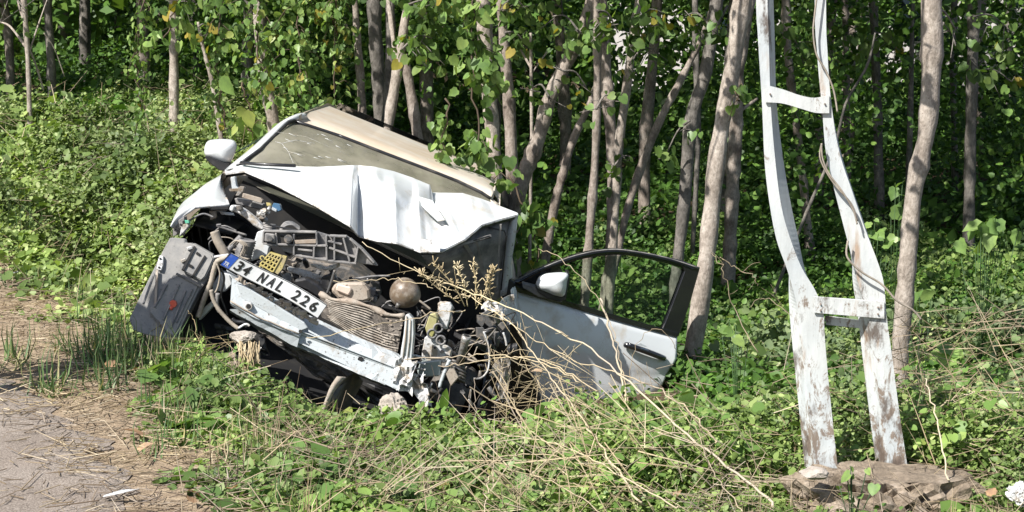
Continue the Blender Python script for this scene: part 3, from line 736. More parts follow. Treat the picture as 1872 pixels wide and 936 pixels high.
def dapple_branch(treelabel, target, Y, n, size, dist=(.8, 2.0)):
    """unseen leafy branch added above the picture, sunward, to dapple the trunk with shade"""
    root = TREES[treelabel]; g = G(); pts = []
    for k in range(n):
        t = rl.choice(target); p = P(t[0], t[1], Y) + SUN_TO * rl.uniform(*dist) + Vector((rl.gauss(0, .07), rl.gauss(0, .07), rl.gauss(0, .07)))
        if p.z > 1.78: pts.append(p)
    if not pts: return
    c = sum(pts, Vector()) / len(pts); a = P(target[0][0], -150, Y); a = Vector((a.x, a.y, max(a.z, 2.3)))
    g.tube(spline([a, (a + c) / 2 + Vector((0, 0, .12)), c], 4), [.010] * 9, 5)
    for p in pts[::3]: g.tube([c, p], .003, 3)
    br = g.obj('branch', M_BARKG, root); br.matrix_basis = Matrix.Identity(4)  # added out of view for the dappled shade it casts
    for v in br.data.vertices: v.co = v.co - root.location
    for p in pts: rand_leaf(CL, br, p, size, face=1.4)
T_ = list(TREES)
dapple_branch('stout pale trunk bending beside the bent metal pole', [(1703, 20), (1700, 180), (1696, 225), (1680, 320), (1664, 420), (1660, 470)], 7.9, 46, .09)
dapple_branch('thick pale leaning trunk just right of the open car door', [(1350, 40), (1340, 110), (1325, 200), (1313, 290), (1300, 380)], 9.8, 60, .08)
dapple_branch('grey curved trunk rising from behind the open door glass', [(1290, 130), (1262, 230), (1250, 380)], 10.7, 40, .09)
dapple_branch('long trunk leaning right over the car bonnet corner', [(1028, 130), (985, 250), (960, 320)], 10.8, 46, .08)
dapple_branch('straight thin trunk standing in front of the fork', [(1090, 120), (1085, 330), (1075, 450)], 10.5, 40, .08)
dapple_branch('pale slanting trunk of the twin pair behind the door frame', [(1145, 165), (1130, 300), (1120, 440)], 11.0, 40, .08)
tl = 'long trunk leaning right over the car bonnet corner'
leafy_twig(tl, (1060, 60), (1010, 30), 10.6, 42, .075); leafy_twig(tl, (1030, 130), (1075, 165), 10.6, 16, .065, yell=.2)
leafy_twig(tl, (1005, 180), (975, 160), 10.6, 14, .06)
leafy_twig('pale slanting trunk of the twin pair behind the door frame', (1160, 40), (1215, 25), 10.7, 50, .085, yell=.1)
leafy_twig('pale slanting trunk of the twin pair behind the door frame', (1150, 120), (1195, 90), 10.7, 30, .07, yell=.1)
leafy_twig('straight thin trunk standing in front of the fork', (1092, 20), (1130, 60), 10.3, 40, .075)
leafy_twig('straight thin trunk standing in front of the fork', (1090, 200), (1120, 180), 10.3, 8, .06)
leafy_twig('grey curved trunk rising from behind the open door glass', (1300, 50), (1250, 30), 10.4, 40, .08, yell=.1)
leafy_twig('grey curved trunk rising from behind the open door glass', (1262, 220), (1215, 290), 10.5, 14, .08, yell=.1)
leafy_twig('upright trunk of the twin pair behind the door frame', (1118, 310), (1160, 290), 10.9, 12, .08)
leafy_twig('pinkish smooth trunk leaning left above the car roof', (735, 90), (790, 70), 11.3, 70, .075, yell=.03, spread=50)
leafy_twig('pinkish smooth trunk leaning left above the car roof', (742, 10), (810, 20), 11.3, 70, .075, yell=.03, spread=55)
leafy_twig('mottled trunk just right of the vine covered one', (922, 60), (965, 90), 11.0, 40, .07)
leafy_twig('mottled trunk just right of the vine covered one', (918, 10), (960, 15), 11.0, 50, .07)
leafy_twig('thin leaning sapling with yellow leaves at its top', (362, 50), (385, 65), 12.4, 8, .09, yell=.7, spread=20)
leafy_twig('broad dark trunk near the right edge', (1782, 130), (1850, 150), 12.6, 26, .10, yell=.02, spread=60)
leafy_twig('broad dark trunk near the right edge', (1780, 30), (1840, 50), 12.6, 30, .09, yell=.02, spread=60)
leafy_twig('stout pale trunk bending beside the bent metal pole', (1700, 20), (1750, 60), 8.6, 14, .06, yell=.02, spread=60)
leafy_twig('dark trunk with a crook right of the metal pole', (1600, 60), (1640, 90), 14, 46, .10, yell=.02, spread=70)
leafy_twig('dim slender trunk right of the metal pole', (1547, 60), (1500, 90), 14.5, 46, .10, yell=.02, spread=70)
leafy_twig('brownish dim trunk between the legs of the metal pole', (1440, 60), (1470, 120), 12.8, 40, .09, yell=.02, spread=60)
leafy_twig('pale forked sapling with bare twigs at far left', (48, 20), (10, 0), 12.9, 20, .06, spread=60)
leafy_twig('pale straight trunk standing alone over the left thicket', (318, 10), (360, 20), 12.8, 30, .09, spread=50)

# large leaved seedlings on the right and at the foot of the grove
for k, (px, py, Y, s, n, lab) in enumerate([(1800, 415, 9.6, .10, 16, 'bright green broad leaves catching sun at the right'), (1690, 555, 8.4, .10, 7, 'large crinkled leaf plant right of the stout trunk'), (1640, 350, 10.5, .10, 6, 'pale single leaf sprig behind the metal pole'), (1590, 430, 9.6, .08, 14, 'leafy seedling between pole leg and stout trunk'), (1350, 610, 8.0, .07, 10, 'small broad leaved seedling left of the pole foot'), (640, 855, 6.0, .085, 4, 'one big pale green leaf in the front weeds'), (1200, 820, 6.4, .06, 9, 'bright seedling in front of the open door'), (1240, 790, 7.2, .06, 9, 'seedling at the foot of the leaning trunk'), (880, 800, 6.6, .045, 12, 'round leaved seedling under the bonnet corner'), (1560, 880, 5.9, .05, 10, 'leaves creeping over the concrete footing')]):
    p = P(px, py, Y); root = empty('seedling', (p.x, p.y, Hs(p.x, p.y)), lab, 'plant')
    g = G(); 
    for q in range(n):
        e = p + Vector((rl.gauss(0, s * .9), rl.gauss(0, s * .7), rl.gauss(0, s * .6)))
        g.tube([root.location, (root.location + e) / 2 + Vector((0, 0, .03)), e], .002, 4)
        rand_leaf(LL[1:] if s > .07 else HL[1:], root, e, s, hang=.3, face=1.2)
    g.obj('stem', M_GRASS, root)

# ------------------------------------------------------------------ house and low wall beyond the trees
m, nt, b = newmat('white_render'); n1 = noise(nt, 2.5, 4)
nt.links.new(ramp(nt, n1, [(.3, (.46, .44, .43)), (.7, (.60, .57, .56))]), b.inputs['Base Color']); b.inputs['Roughness'].default_value = .9
M_WHITEWALL = m
m, nt, b = newmat('terracotta'); n1 = noise(nt, 9, 4)
nt.links.new(ramp(nt, n1, [(.3, (.36, .13, .08)), (.7, (.5, .22, .14))]), b.inputs['Base Color']); b.inputs['Roughness'].default_value = .9
M_TERRA = m
m, nt, b = newmat('dark_glass'); b.inputs['Base Color'].default_value = (.02, .03, .04, 1); b.inputs['Roughness'].default_value = .08; M_DGLASS = m
hs = empty('house', (4.8, 29, 0), 'white rendered house glimpsed between the trunks', 'house')
g = G(); y0 = 29.0
xs = [1.7, 2.9, 3.6, 6.4, 7.3, 9.4]
for a, b_ in ((1.7, 2.95), (3.75, 6.3), (7.2, 9.4)): g.box(((a + b_) / 2, y0 + .12, 1.3), ((b_ - a) / 2, 0, 0), (0, .12, 0), (0, 0, 1.5))
for a, b_ in ((2.95, 3.75), (6.3, 7.2)):
    g.box(((a + b_) / 2, y0 + .12, .15), ((b_ - a) / 2, 0, 0), (0, .118, 0), (0, 0, .35)); g.box(((a + b_) / 2, y0 + .12, 2.4), ((b_ - a) / 2, 0, 0), (0, .118, 0), (0, 0, .4))
g.box((5.55, y0 + 3.2, 1.3), (3.84, 0, 0), (0, 2.95, 0), (0, 0, 1.49)); g.obj('wall', M_WHITEWALL, hs)
for a, b_ in ((2.95, 3.75), (6.3, 7.2)):
    w = G(); w.box(((a + b_) / 2, y0 + .13, 1.25), ((b_ - a) / 2 - .01, 0, 0), (0, .03, 0), (0, 0, .74)); wo = w.obj('window', M_WHITEWALL, hs)
    w = G(); w.box(((a + b_) / 2, y0 + .09, 1.25), ((b_ - a) / 2 - .07, 0, 0), (0, .008, 0), (0, 0, .67)); w.obj('pane', M_DGLASS, hs)
g = G(); g.prism([(1.4, y0 - .35, 2.82), (9.7, y0 - .35, 2.82), (9.7, y0 + 3.1, 4.1), (1.4, y0 + 3.1, 4.1)], (0, 0, .12)); g.obj('roof', M_TERRA, hs)
wl = empty('brick_wall', (-5, 25, 0), 'low reddish wall far behind the left trunks', 'wall')
zb = 0.50
wbase = G(); wbase.box((-5.0, 25.0, .10), (1.9, 0, 0), (0, .09, 0), (0, 0, .21)); wbase.obj('core', M_TERRA, wl)
bm_ = G(); bm_.box((0, 0, 0), (.115, 0, 0), (0, .06, 0), (0, 0, .045)); brick_me = bm_.mesh('brick', M_TERRA, .008)
for r_ in range(2):
    for c_ in range(14):
        o = link('brick', brick_me, wl, False); o.location = Vector((-6.78 + c_ * .25 + (r_ % 2) * .12, 25.0, .36 + r_ * .11)) - wl.location; o.rotation_euler = (0, 0, rt.uniform(-.03, .03))
# ------------------------------------------------------------------ materials of the car
def paint(name, base, dust, d0, d1, rough=0.3, coat=0.6, dscale=3.0, scratch=0.0, metallic=0.0, bmp=0.0):
    m, nt, b = newmat(name)
    n1 = noise(nt, dscale, 5, 0.65); n2 = noise(nt, 60, 4, 0.7)
    k = ramp(nt, n1, [(d0, (0, 0, 0)), (d1, (1, 1, 1))])
    c = mix(nt, k, base, dust)
    if scratch > 0:
        s = ramp(nt, n2, [(0.62 - scratch * .15, (0, 0, 0)), (0.68, (1, 1, 1))])
        c = mix(nt, s, c, tuple(x * .35 for x in dust))
    nt.links.new(c, b.inputs['Base Color'])
    r_ = ramp(nt, k, [(0, (rough,) * 3), (1, (0.85,) * 3)]); nt.links.new(r_, b.inputs['Roughness'])
    b.inputs['Coat Weight'].default_value = coat; b.inputs['Coat Roughness'].default_value = 0.12
    b.inputs['Metallic'].default_value = metallic
    if bmp: bump(nt, b, n2, bmp, 0.004)
    return m
M_PAINT = paint('white_car_paint', (0.54, 0.56, 0.57), (0.40, 0.35, 0.28), 0.52, 0.76, 0.28, 0.7, 7.0, 0.0)
nt = M_PAINT.node_tree; b = nt.nodes['Principled BSDF']; old = b.inputs['Base Color'].links[0].from_socket
sn = noise(nt, 9, 6, .75, dist=1.5, stretch=(1, 1, .5)); sn2 = noise(nt, 3.1, 2)
sk_ = mix(nt, 1.0, ramp(nt, sn, [(.492, (0, 0, 0)), (.5, (1, 1, 1)), (.508, (0, 0, 0))]), ramp(nt, sn2, [(.52, (0, 0, 0)), (.62, (.7, .7, .7))]), 'MULTIPLY')
nt.links.new(mix(nt, sk_, old, (.30, .22, .15)), b.inputs['Base Color'])
M_PAINTD = paint('dusty_white_paint', (0.57, 0.54, 0.49), (0.46, 0.375, 0.285), 0.30, 0.62, 0.5, 0.2, 2.2)
M_BEAM = paint('primer_steel', (0.42, 0.45, 0.465), (0.22, 0.175, 0.13), 0.54, 0.74, 0.4, 0.15, 13.0, 0.1, 0.0, 0.3)
M_DWHITE = paint('dirty_white_metal', (0.52, 0.52, 0.52), (0.30, 0.25, 0.19), 0.50, 0.64, 0.5, 0.1, 14.0, 0.5, 0.0, 0.3)
M_GPLAST = paint('dusty_grey_plastic', (0.085, 0.085, 0.09), (0.33, 0.31, 0.29), 0.35, 0.72, 0.5, 0.0, 12.0, 0.0, 0.0, 0.25)
M_LINER = paint('scuffed_liner_plastic', (0.16, 0.16, 0.16), (0.28, 0.268, 0.25), 0.36, 0.66, 0.45, 0.05, 9.0, 0.1, 0.0, 0.3)
M_BLACK = paint('black_plastic', (0.018, 0.018, 0.02), (0.06, 0.055, 0.05), 0.5, 0.75, 0.35, 0.1, 8.0)
M_VOID = paint('cavity_shade_black', (0.010, 0.010, 0.011), (0.028, 0.025, 0.022), 0.45, 0.7, 0.8, 0.0, 6.0)  # near-black colour stands in for shade in the bay, gaps and holes
M_GLOSSB = paint('gloss_black_trim', (0.012, 0.012, 0.014), (0.05, 0.05, 0.05), 0.6, 0.8, 0.15, 0.5, 5.0)
M_RUBBER = paint('tyre_rubber', (0.035, 0.034, 0.033), (0.16, 0.14, 0.12), 0.4, 0.7, 0.8, 0.0, 9.0, 0.0, 0.0, 0.4)
M_METAL = paint('cast_aluminium', (0.36, 0.355, 0.34), (0.22, 0.17, 0.12), 0.42, 0.62, 0.45, 0.0, 18.0, 0.5, 0.5, 0.4)
M_DMETAL = paint('oily_engine_metal', (0.10, 0.10, 0.10), (0.24, 0.20, 0.16), 0.45, 0.68, 0.45, 0.0, 20.0, 0.3, 0.3, 0.4)
M_RAD = paint('bent_radiator_fins', (0.13, 0.11, 0.09), (0.07, 0.06, 0.05), 0.42, 0.62, 0.7, 0.0, 22.0, 0.6, 0.1, 0.8)
M_TAN = paint('dusty_tan_plastic', (0.34, 0.295, 0.245), (0.28, 0.22, 0.17), 0.45, 0.65, 0.7, 0.0, 14.0, 0.3, 0.0, 0.4)
M_YEL = paint('yellow_plastic', (0.46, 0.38, 0.13), (0.30, 0.25, 0.15), 0.42, 0.62, 0.5, 0.0, 18.0, 0.2)
M_HOSE = paint('dusty_cable_sleeve', (0.22, 0.19, 0.155), (0.36, 0.31, 0.25), 0.4, 0.65, 0.7, 0.0, 16.0, 0.0, 0.0, 0.3)
M_RED = paint('red_plastic', (0.62, 0.10, 0.06), (0.5, 0.2, 0.14), 0.5, 0.8, 0.4, 0.1, 10.0)
M_BLUE = paint('blue_band', (0.03, 0.09, 0.42), (0.14, 0.18, 0.40), 0.5, 0.75, 0.4, 0.1, 18.0)
M_PLATE = paint('plate_white', (0.58, 0.59, 0.60), (0.44, 0.43, 0.40), 0.55, 0.75, 0.35, 0.2, 14.0)
M_INK = paint('plate_ink', (0.015, 0.015, 0.016), (0.20, 0.20, 0.20), 0.60, 0.72, 0.4, 0.0, 60.0)
M_CHROME, nt, b = newmat('chrome'); b.inputs['Metallic'].default_value = 1; b.inputs['Roughness'].default_value = .12; b.inputs['Base Color'].default_value = (.7, .7, .72, 1)
# dusty windscreen: dust film over glass
m, nt, b = newmat('dusty_windscreen')
n1 = noise(nt, 3.2, 5, .6); n2 = noise(nt, 30, 5, .75, stretch=(1, 1, .3)); 
c = ramp(nt, n1, [(.3, (.20, .19, .145)), (.55, (.29, .27, .21)), (.75, (.36, .335, .27))])
c = mix(nt, ramp(nt, n2, [(.60, (0, 0, 0)), (.70, (.75, .75, .75))]), c, (.17, .17, .13))
nt.links.new(c, b.inputs['Base Color']); b.inputs['Roughness'].default_value = .16; b.inputs['Specular IOR Level'].default_value = 1.0; b.inputs['Coat Weight'].default_value = .6; b.inputs['Coat Roughness'].default_value = .05
tr = N(nt, 'ShaderNodeBsdfTransparent'); tr.inputs[0].default_value = (.55, .62, .55, 1)
ms = N(nt, 'ShaderNodeMixShader'); nt.links.new(ramp(nt, n1, [(.35, (.45,) * 3), (.6, (.22,) * 3)]), ms.inputs[0])
nt.links.new(b.outputs[0], ms.inputs[1]); nt.links.new(tr.outputs[0], ms.inputs[2]); nt.links.new(ms.outputs[0], nt.nodes['Material Output'].inputs[0])
M_SCREEN = m
m, nt, b = newmat('door_glass')
b.inputs['Base Color'].default_value = (.02, .03, .025, 1); b.inputs['Roughness'].default_value = .03; b.inputs['Specular IOR Level'].default_value = .6
tr = N(nt, 'ShaderNodeBsdfTransparent'); tr.inputs[0].default_value = (.86, .93, .87, 1)
fr = N(nt, 'ShaderNodeFresnel'); fr.inputs[0].default_value = 1.5
mm = N(nt, 'ShaderNodeMath', operation='MULTIPLY_ADD'); nt.links.new(fr.outputs[0], mm.inputs[0]); mm.inputs[1].default_value = 1.2; mm.inputs[2].default_value = .05
ms = N(nt, 'ShaderNodeMixShader'); nt.links.new(mm.outputs[0], ms.inputs[0]); nt.links.new(tr.outputs[0], ms.inputs[1]); nt.links.new(b.outputs[0], ms.inputs[2]); nt.links.new(ms.outputs[0], nt.nodes['Material Output'].inputs[0])
M_GLASS = m

ROLL = R(24.0)
LX = Vector((math.cos(ROLL), 0, -math.sin(ROLL))); LU = Vector((math.sin(ROLL), 0, math.cos(ROLL)))
PC = P(580, 620, 7.85)
def L(u, v, Y): 
    p = PC + LX * u + LU * (v - 0.5); p.y = Y; return p
car = empty('wrecked_car', (-0.9, 9.6, -0.35), 'white car with crushed front end tilted into the roadside ditch', 'car')
rc = random.Random(3)
def pp(pts, Y=None):
    return [P(p[0], p[1], p[2] if len(p) > 2 else Y) for p in pts]
def slab(name, pts, Y, mat, back=0.03, parent=None, bev=0.002, bv=None):
    g = G(); g.prism(pp(pts, Y), bv or (0.004, back, -0.004)); return g.obj(name, mat, parent or car, bev)
def hose(name, pts, Y, w, mat, parent=None, n=8, per=6, rings=0):
    q = spline([Vector(p) for p in pp(pts, Y)], per); r = w * .5 * 8.1 / FPX
    rr = [r * (1 + (0.16 if rings and i % 2 else 0)) for i in range(len(q))]
    g = G(); g.tube(q, rr, n); return g.obj(name, mat, parent or car)
def bar(g, a, b_, w, d=0.012):
    """flat bar between two (px,py,Y) points, w in photo px"""
    A = P(*a); B_ = P(*b_); t = B_ - A; ln = t.length; t.normalize(); s = t.cross(Vector((0, 1, 0))).normalized(); h = t.cross(s).normalized()
    g.box((A + B_) / 2, t * ln / 2, s * (w * .5 * 8.1 / FPX), h * d / 2)
def interp_rows(rows, nu, nv):
    """rows of control points -> finer bilinear grid, Catmull along both"""
    a = [spline([Vector(p) for p in r], nu) for r in rows]
    cols = list(zip(*a)); f = [spline(list(c), nv) for c in cols]
    return [list(r) for r in zip(*f)]

# ---- shell of the car: lower body, floor, bulkhead
def section(Y, hw, v0, v1, tuck=.06):
    return [L(-hw + tuck, v0, Y), L(-hw, v0 + .18, Y), L(-hw, v1 - .10, Y), L(-hw + .05, v1, Y), L(0, v1 + .03, Y), L(hw - .05, v1, Y), L(hw, v1 - .10, Y), L(hw, v0 + .18, Y), L(hw - tuck, v0, Y)]
g = G(); g.grid([section(9.02, .80, .22, .80), section(9.3, .84, .18, .84), section(10.4, .86, .16, .86), section(11.4, .86, .18, .88), section(12.15, .82, .22, .90), section(12.55, .70, .30, .84)])
g.f.append(tuple(range(9))); g.sm.append(False); n_ = len(g.v); g.f.append(tuple(range(n_ - 9, n_))[::-1]); g.sm.append(False)
g.obj('body', M_PAINTD, car)
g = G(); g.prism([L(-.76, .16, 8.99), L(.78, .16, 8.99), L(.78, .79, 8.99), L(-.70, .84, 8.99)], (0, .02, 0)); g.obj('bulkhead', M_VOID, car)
# inner engine bay: side walls and floor, near-black for the shade inside
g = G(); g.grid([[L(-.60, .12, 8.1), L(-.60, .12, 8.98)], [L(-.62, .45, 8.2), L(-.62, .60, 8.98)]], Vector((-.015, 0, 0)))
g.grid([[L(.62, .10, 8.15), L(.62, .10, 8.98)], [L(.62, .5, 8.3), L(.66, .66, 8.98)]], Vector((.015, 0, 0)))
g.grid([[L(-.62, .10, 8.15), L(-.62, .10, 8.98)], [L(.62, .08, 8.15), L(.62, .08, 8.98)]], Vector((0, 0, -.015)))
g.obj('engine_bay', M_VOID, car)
# wheel wells (dark liners seen at both sides)
g = G(); g.grid([[L(-.84, .05 + .0, 8.25), L(-.86, .42, 8.45), L(-.80, .60, 8.6), L(-.62, .62, 8.65)], [L(-.84, .05, 9.0), L(-.86, .42, 9.0), L(-.80, .62, 9.0), L(-.60, .64, 9.0)]], Vector((0.01, 0, 0.01)))
g.grid([[L(-.86, .04, 8.97), L(-.60, .04, 8.97)], [L(-.84, .64, 8.97), L(-.58, .64, 8.97)]], Vector((0, .01, 0)))
for k in range(7): bar(g, (335 + k * 14, 420 - k * 4, 8.9), (350 + k * 14, 500 - k * 4, 8.9), 4, .02)
g.obj('wheel_well', M_BLACK, car)
g = G(); g.grid([[L(.84, -.02, 8.3), L(.86, .42, 8.5), L(.80, .60, 8.6), L(.62, .6, 8.65)], [L(.84, -.02, 9.0), L(.86, .42, 9.0), L(.80, .60, 9.0), L(.62, .6, 9.0)]], Vector((-0.01, 0, 0.01)))
g.grid([[L(.60, -.02, 8.97), L(.84, -.02, 8.97)], [L(.60, .6, 8.97), L(.82, .6, 8.97)]], Vector((0, .01, 0))); g.obj('wheel_well', M_BLACK, car)
# wheels
def wheel(c, ax, r=.30, w=.20, turn=0):
    g = G(); n = 40; ax = ax.normalized(); a = ax.orthogonal().normalized(); b_ = ax.cross(a)
    prof = [(-w / 2 * .8, r * .66), (-w / 2, r * .80), (-w / 2 * .93, r * .96), (-w / 2 * .55, r), (0, r * 1.005), (w / 2 * .55, r), (w / 2 * .93, r * .96), (w / 2, r * .80), (w / 2 * .8, r * .66)]
    rows = []
    for k in range(n + 1):
        th = 2 * math.pi * k / n; d = a * math.cos(th) + b_ * math.sin(th)
        rows.append([c + ax * x + d * (rr * (1 - .012 * (k % 2))) for x, rr in prof])
    g.grid(rows); t = g.obj('wheel', M_RUBBER, car)
    g = G(); g.tube([c - ax * w * .30, c - ax * w * .25, c + ax * w * .25, c + ax * w * .30], [r * .60, r * .67, r * .67, r * .6], 28, True, True)
    for k in range(5):
        th = 2 * math.pi * k / 5; d = a * math.cos(th) + b_ * math.sin(th); s = ax.cross(d)
        for e in (-1, 1): g.box(c + ax * e * w * .36 + d * r * .33, d * r * .32, s * .025, ax * .012)
    g.obj('rim', M_METAL, t)
wheel(L(-.70, .22, 8.42) , (LX + Vector((0, .12, 0))))
wheel(L(.70, .20, 8.62), (LX + Vector((0, -.1, 0))))

# ---- roof, pillars, windscreen
top = [(540, 221, 9.58), (562, 228, 9.6), (620, 247, 9.6), (708, 281, 9.6), (790, 312, 9.6), (836, 330, 9.6), (880, 351, 9.6), (897, 362, 9.58)]
sil = [(551, 208, 9.62), (566, 205, 9.95), (622, 224, 10.05), (708, 257, 10.1), (790, 289, 10.1), (840, 309, 10.05), (880, 328, 9.9), (903, 350, 9.66)]
rT = pp(top); rS = pp(sil); rM = [a.lerp(b_, .5) + LU * .012 for a, b_ in zip(rT, rS)]
rB = [Vector((p.x + (0.01 if i < 4 else -.01), 10.9, p.z - .035)) for i, p in enumerate(rS)]
rE = [Vector((p.x, 11.5, p.z - .10)) for p in rS]
g = G(); g.grid([spline(r_, 3) for r_ in (rT, rM, rS, rB, rE)], Vector((0, 0, -.03))); g.obj('roof', M_PAINTD, car)
bot = [L(-.76 + 1.52 * t, .885 + .02 * math.sin(t * math.pi), 9.05 - .10 * math.sin(t * math.pi)) for t in [i / 7 for i in range(8)]]
bot[0] = P(434, 303, 9.06)
wsr = [[a.lerp(b_, t) + Vector((0, -.025 * math.sin(t * math.pi), .02 * math.sin(t * math.pi))) for a, b_ in zip(bot, [p + Vector((0, -.004, -.004)) for p in rT])] for t in [i / 5 for i in range(6)]]
g = G(); g.grid([spline(r_, 3) for r_ in wsr]); ws = g.obj('windscreen', M_SCREEN, car)
g = G(); g.tube([P(x, y + 1, Y - .012) for x, y, Y in top], .010, 6); g.tube([P(434, 303, 9.04), P(476, 273, 9.2), P(528, 223, 9.52), P(540, 221, 9.56)], .010, 6)
g.obj('windscreen_seal', M_BLACK, ws)
# crack lines and wiper behind the bonnet edge
g = G(); g.tube(pp([(500, 240, 9.35), (560, 250, 9.33), (640, 285, 9.3)]), .0006, 4); g.tube([P(515, 262, 9.2), P(527, 277, 9.15), P(536, 298, 9.02)], .0009, 4); g.tube([P(503, 259, 9.22), P(515, 262, 9.2), P(540, 256, 9.26), P(575, 262, 9.24)], .0013, 4); g.tube([P(527, 277, 9.15), P(560, 285, 9.12)], .0012, 4)
g.obj('crack', M_DWHITE, ws)
g = G()
for k in range(16):
    a = P(rc.uniform(480, 640), rc.uniform(242, 292), 9.24); g.tube([a, a + LX * rc.uniform(.01, .05) + LU * rc.uniform(-.004, .004)], .0011, 4)
g.obj('glass_scratch', M_PLATE, ws)
g = G(); g.tube([P(440, 297, 8.98), P(470, 300, 8.93), P(540, 303, 8.86)], .009, 6); g.obj('wiper', M_BLACK, car)
# A pillars
oL = [(410, 312, 9.0), (419, 303, 9.1), (463, 267, 9.25), (508, 226, 9.5), (540, 209, 9.6), (556, 206, 9.7)]
iL = [(426, 308, 8.98), (436, 302, 9.05), (476, 273, 9.2), (524, 224, 9.5), (541, 219, 9.57), (562, 212, 9.68)]
g = G(); g.grid([spline(pp(oL), 4), spline([(a + b_) / 2 + Vector((0, -.02, .005)) for a, b_ in zip(pp(oL), pp(iL))], 4), spline(pp(iL), 4)], Vector((0, .05, -.02))); g.obj('pillar', M_PAINT, car)
g = G(); A_ = [P(896, 362, 9.57), L(.66, 1.04, 9.3), L(.80, .88, 9.05)]; B2 = [P(912, 372, 9.62), L(.74, 1.02, 9.33), L(.86, .84, 9.08)]
g.grid([spline(A_, 4), spline(B2, 4)], Vector((0, .05, -.02))); g.obj('pillar', M_PAINTD, car)
g = G(); g.grid([spline(pp([(903, 348, 9.66), (912, 360, 9.7), (914, 376, 9.6)]), 3), spline([Vector((p.x + .01, 11.0, p.z - .03)) for p in pp([(903, 350, 9.66), (910, 362, 9.7), (912, 376, 9.6)])], 3)], Vector((-.01, 0, -.01))); g.obj('gutter', M_PAINTD, car)
# side glass and rear glass, seats seen dimly through the dust
for s in (-1, 1):
    a, b_ = L(s * .83, .90, 9.35), L(s * .62, 1.16, 9.9); c_, d_ = L(s * .62, 1.15, 11.4), L(s * .82, .90, 11.9)
    g = G(); g.prism([a, b_, c_, d_], LX * (-.006 * s)); g.obj('side_window', M_DGLASS, car)
g = G(); g.prism([L(-.74, .92, 12.3), L(.74, .92, 12.3), L(.55, 1.14, 11.55), L(-.55, 1.14, 11.55)], (0, .006, 0)); g.obj('rear_window', M_DGLASS, car)
for u in (-.36, .36):
    g = G(); g.box(L(u, .86, 10.3), LX * .23, LU * .30, Vector((0, .07, 0))); g.box(L(u, 1.10, 10.3), LX * .11, LU * .08, Vector((0, .05, 0))); g.obj('seat', M_BLACK, car, .04, 3)
g = G(); g.box(L(0, .88, 9.35), LX * .72, LU * .05, Vector((0, .18, 0))); g.obj('dashboard', M_BLACK, car, .02, 2)

# ---- bonnet: crumpled sheet
cols = [  # top px,py,Y ; bottom px,py,Y ; bulge of the middle towards the camera
    (411, 311, 9.0, 412, 317, 8.97, 0), (440, 302, 9.0, 447, 312, 8.93, .0), (500, 302, 8.98, 503, 336, 8.80, .03), (580, 305, 8.95, 581, 377, 8.60, .05),
    (645, 302, 8.90, 640, 412, 8.43, .05), (656, 302, 8.93, 655, 430, 8.56, -.02), (686, 305, 8.92, 690, 439, 8.44, .07), (720, 313, 8.95, 725, 443, 8.40, .10),
    (755, 325, 8.95, 757, 455, 8.46, .00), (762, 328, 8.96, 768, 459, 8.36, .06), (786, 338, 8.96, 790, 460, 8.36, .03), (790, 352, 9.0, 806, 459, 8.40, .07), (846, 353, 8.98, 850, 437, 8.50, .03),
    (880, 363, 8.97, 880, 411, 8.62, .02), (913, 376, 8.94, 913, 401, 8.74, .0), (946, 389, 8.84, 947, 392, 8.82, 0)]
rows = []
NV = 34
CREASES = [(684, 322, 760, 379, .040, 14, 46), (760, 379, 767, 470, .045, 9, 34), (792, 350, 799, 398, -.045, 26, 7), (799, 398, 852, 436, .026, 12, 20), (688, 318, 691, 445, .022, 44, 12), (720, 366, 742, 424, .010, 5, 8),
    (812, 368, 838, 430, .012, 9, 5), (834, 358, 852, 405, -.012, 8, 8), (862, 368, 866, 412, .010, 10, 6), (742, 428, 770, 454, .014, 5, 7), (706, 330, 735, 400, -.008, 12, 14), (775, 400, 782, 452, -.012, 6, 8), (812, 400, 822, 446, .014, 6, 7), (500, 306, 640, 330, .010, 26, 20), (560, 330, 600, 376, -.006, 12, 20), (890, 366, 905, 396, -.010, 9, 9), (770, 345, 812, 362, .014, 8, 8)]
def hood_pt(c, t):
    a = P(c[0], c[1], c[2]); b_ = P(c[3], c[4], c[5]); p = a.lerp(b_, t)
    return p
fine = []
for i in range(len(cols) - 1):
    k = max(1, int((cols[i + 1][0] - cols[i][0]) / 2.6))
    for j in range(k): fine.append([x + (y - x) * j / k for x, y in zip(cols[i], cols[i + 1])])
fine.append(list(cols[-1]))
HN = []
for r_ in range(NV + 1):
    t = r_ / NV; row = []
    for c in fine:
        px = c[0] + (c[3] - c[0]) * t; py = c[1] + (c[4] - c[1]) * t; Y = c[2] + (c[5] - c[2]) * t
        env = math.sin(math.pi * t)
        Y -= c[6] * env
        e2 = min(1, env * 3.0)
        for (x0, y0, x1, y1, h, wl_, wr_) in CREASES:
            dx, dy = x1 - x0, y1 - y0; ln = math.hypot(dx, dy); u_ = ((px - x0) * dx + (py - y0) * dy) / ln / ln
            d_ = ((px - x0) * dy - (py - y0) * dx) / ln; w_ = wr_ if d_ > 0 else wl_
            Y -= e2 * h * max(0, 1 - abs(d_) / w_) * max(0, 1 - max(0, -u_, u_ - 1) * ln / 14)
        Y += (0.016 if px > 650 else .010) * (float(fbm(px / 28., py / 22., 12, 3)) - .45) * env
        row.append(P(px, py, Y))
    HN.append(row)
me_rows = HN
g = G(); g.grid(HN, sm=True)
hood = g.obj('bonnet', M_PAINT, car)
